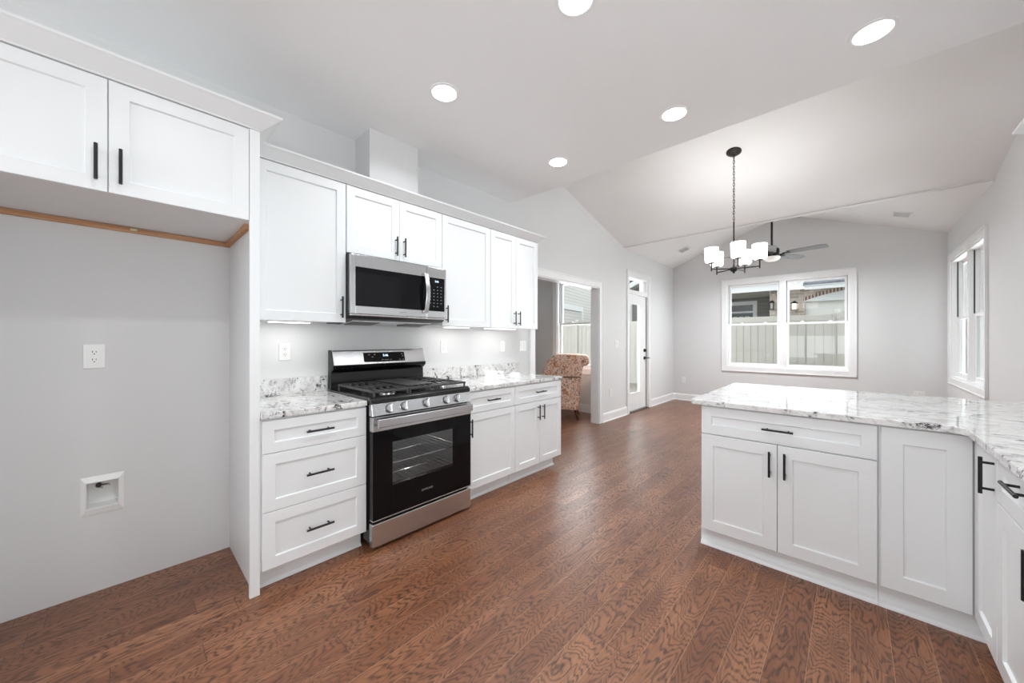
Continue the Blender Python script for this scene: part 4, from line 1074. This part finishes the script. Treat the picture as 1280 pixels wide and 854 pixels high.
# neighbouring house behind the fence
t = thing('neighbor_house', 'neighbouring house with stone front and white garage seen through the back window', 'house', (-1, 16, -.12))
bm = BM(); box(bm, -2.14, -1.15, 16.0, 16.3, -.12, 3.05); box(bm, -1.15, 2.2, 16.0, 16.3, 2.62, 3.05)
box(bm, 2.2, 3.1, 16.0, 16.3, -.12, 3.05); box(bm, -2.14, -2.0, 16.3, 18.2, -.12, 3.05)
obj('stone_wall', bm, 'stone_veneer', t)
bm = BM(); box(bm, -1.15, 2.2, 16.18, 16.24, -.12, 2.62)
for k in range(5): box(bm, -1.15, 2.2, 16.16, 16.18, .42 * k - .10, .42 * k + .30)
obj('garage_door', bm, 'garage_white', t, label='white sectional garage door')
bm = BM(); n = 14; pa = []; pb = []
for k in range(n + 1):
    x = -1.18 + 3.4 * k / n; z = 2.62 + .34 * (1 - ((x - .52) / 1.7) ** 2); pa.append((x, z)); pb.append((x, z + .12))
prism(bm, pa + pb[::-1], 'y', 15.97, 16.05); obj('arch_course', bm, 'soldier_brick', t)
bm = BM(); prism(bm, [(-1.18, 2.60)] + pa + [(2.22, 2.60)], 'y', 15.985, 16.01); obj('arch_infill', bm, 'fascia_white', t)
bm = BM(); box(bm, -6.4, -2.14, 18.0, 18.2, -.12, 3.05); obj('porch_wall', bm, 'siding_dark', t)
bm = BM(); box(bm, -3.95, -3.80, 17.96, 18.0, -.1, 2.92); box(bm, -2.98, -2.83, 17.96, 18.0, -.1, 2.92); box(bm, -3.80, -2.98, 17.96, 18.0, 2.76, 2.92); box(bm, -3.80, -2.98, 17.96, 18.0, 2.42, 2.50); obj('door_trim', bm, 'fascia_white', t)
bm = BM(); box(bm, -3.80, -2.98, 17.98, 18.0, 2.50, 2.76); obj('transom', bm, 'dark_window', t)
bm = BM(); box(bm, -3.80, -2.98, 17.965, 18.0, -.1, 2.42); dd = obj('front_door', bm, 'neighbor_door', t, label='grey green front door')
for k in range(3):
    bm = BM(); box(bm, -3.70 + .22 * k, -3.54 + .22 * k, 17.958, 17.966, 2.02, 2.28); obj('door_light', bm, 'soffit', dd)
bm = BM(); box(bm, -6.4, -1.95, 15.55, 18.2, 3.05, 3.10); obj('porch_soffit', bm, 'soffit', t)
bm = BM(); box(bm, -6.4, -1.70, 15.50, 15.56, 3.02, 3.24); obj('fascia', bm, 'fascia_white', t)
bm = BM(); box(bm, -1.12, 3.2, 15.50, 15.56, 2.96, 3.10); box(bm, -1.12, 3.2, 15.56, 16.3, 3.05, 3.09); obj('fascia', bm, 'fascia_white', t)
bm = BM(); quadbox(bm, [(-1.75, 15.48, 3.46), (-1.12, 15.48, 3.20), (-1.12, 15.48, 3.06), (-1.75, 15.48, 3.30), (-1.75, 15.55, 3.46), (-1.12, 15.55, 3.20), (-1.12, 15.55, 3.06), (-1.75, 15.55, 3.30)]); obj('rake_board', bm, 'fascia_white', t)
bm = BM(); prism(bm, [(15.45, 3.10), (20.0, 5.0), (20.0, 5.08), (15.45, 3.18)], 'x', -1.15, 3.25); prism(bm, [(15.45, 3.24), (20.0, 5.4), (20.0, 5.48), (15.45, 3.30)], 'x', -6.4, -1.2); obj('roof', bm, 'shingles', t)
def lantern(label, x, y, z, s=1.0, glass='lantern_glass'):
    t = thing('wall_lantern', label, 'lantern', (x, y, z), 'wall lanterns on the stone front')
    bm = BM(); box(bm, x - .05 * s, x + .05 * s, y + .10, y + .128, z - .10, z + .12); tube(bm, [(x, y + .11, z + .06), (x, y + .06, z + .19), (x, y, z + .17)], .012); obj('bracket', bm, 'bronze_black', t)
    bm = BM(); lathe(bm, [(.0, .17), (.03, .17), (.11 * s, .10), (.11 * s, .085), (0, .085)], (x, y, z), 4 * 4); lathe(bm, [(0, -.15), (.085 * s, -.15), (.085 * s, -.125), (0, -.125)], (x, y, z), 16)
    for q in range(4):
        a = PI / 4 + q * PI / 2; cyl(bm, (x + .088 * s * math.cos(a), y + .088 * s * math.sin(a), z - .13), (x + .095 * s * math.cos(a), y + .095 * s * math.sin(a), z + .09), .008, seg=6)
    obj('cage', bm, 'bronze_black', t)
    bm = BM(); cyl(bm, (x, y, z - .124), (x, y, z + .084), .070 * s, .076 * s, seg=16); obj('glass', bm, glass, t, smooth=True)
lantern('lit carriage lantern on the stone front beside the white garage door', -1.42, 15.87, 2.46)
lantern('small dark lantern at the left corner of the stone front', -2.06, 15.87, 2.52, .8, 'unlit_glass')

# grey gabled house seen through sunroom window and glass door
t = thing('siding_house', 'grey lap-sided house beyond the fence seen through sunroom window and door', 'house', (-9, 14, -.12))
def wallpatch(p0, p1, z0, z1, n0=0.0, th=.12):
    P0, P1 = Vector((*p0, 0)), Vector((*p1, 0)); d_ = (P1 - P0).normalized(); F = Frame(P0, d_, Vector((d_.y, -d_.x, 0))); return F, (P1 - P0).length
F, L = wallpatch((-9.2, 11.6), (-10.6, 18.4), 0, 6)
bm = BM(); F.box(bm, 0, L, -.1, 0, -.1, 6.0); obj('side_wall', bm, 'siding_grey', t)
bm = BM(); F.box(bm, 1.0, 4.7, 0, .05, 2.72, 2.98); F.box(bm, 4.55, 4.7, 0, .05, 2.2, 2.72); F.box(bm, 1.0, 1.12, 0, .05, 1.6, 2.72); obj('trim_board', bm, 'fascia_white', t)
bm = BM(); quadbox(bm, [F.P(.6, 0, 3.55), F.P(4.2, 0, 5.15), F.P(4.2, 0, 5.45), F.P(.6, 0, 3.85), F.P(.6, .35, 3.55), F.P(4.2, .35, 5.15), F.P(4.2, .35, 5.45), F.P(.6, .35, 3.85)]); obj('rake_board', bm, 'fascia_white', t)
bm = BM(); box(bm, -8.9, -6.55, 17.2, 17.4, -.1, 4.3); obj('gable_wall', bm, 'siding_dark', t)
bm = BM(); box(bm, -8.05, -7.90, 17.12, 17.2, -.1, 3.4); obj('corner_board', bm, 'fascia_white', t)
bm = BM(); quadbox(bm, [(-8.9, 16.6, 3.25), (-6.9, 16.6, 4.15), (-6.9, 16.6, 4.40), (-8.9, 16.6, 3.50), (-8.9, 16.7, 3.25), (-6.9, 16.7, 4.15), (-6.9, 16.7, 4.40), (-8.9, 16.7, 3.50)]); obj('rake_board', bm, 'fascia_white', t)
bm = BM(); quadbox(bm, [(-8.9, 16.7, 3.27), (-6.9, 16.7, 4.17), (-6.9, 17.2, 4.17), (-8.9, 17.2, 3.27), (-8.9, 16.7, 3.30), (-6.9, 16.7, 4.20), (-6.9, 17.2, 4.20), (-8.9, 17.2, 3.30)]); obj('rake_soffit', bm, 'soffit', t)
bm = BM(); quadbox(bm, [(-9.4, 16.7, 3.40), (-6.9, 16.7, 4.50), (-6.9, 20, 4.50), (-9.4, 20, 3.40), (-9.4, 16.7, 3.46), (-6.9, 16.7, 4.56), (-6.9, 20, 4.56), (-9.4, 20, 3.46)]); obj('roof', bm, 'shingles', t)
# house to the right
t = thing('side_house', 'pale teal lap-sided house wall seen through the right-hand window', 'house', (3.4, 14, -.12))
bm = BM(); box(bm, 3.4, 3.6, 3, 32, -.12, 5.5); obj('side_wall', bm, 'siding_teal', t)
bm = BM(); box(bm, 3.34, 3.4, 20.5, 20.7, -.1, 5.5); box(bm, 3.34, 3.4, 24.0, 24.2, -.1, 5.5); obj('trim_board', bm, 'fascia_white', t)
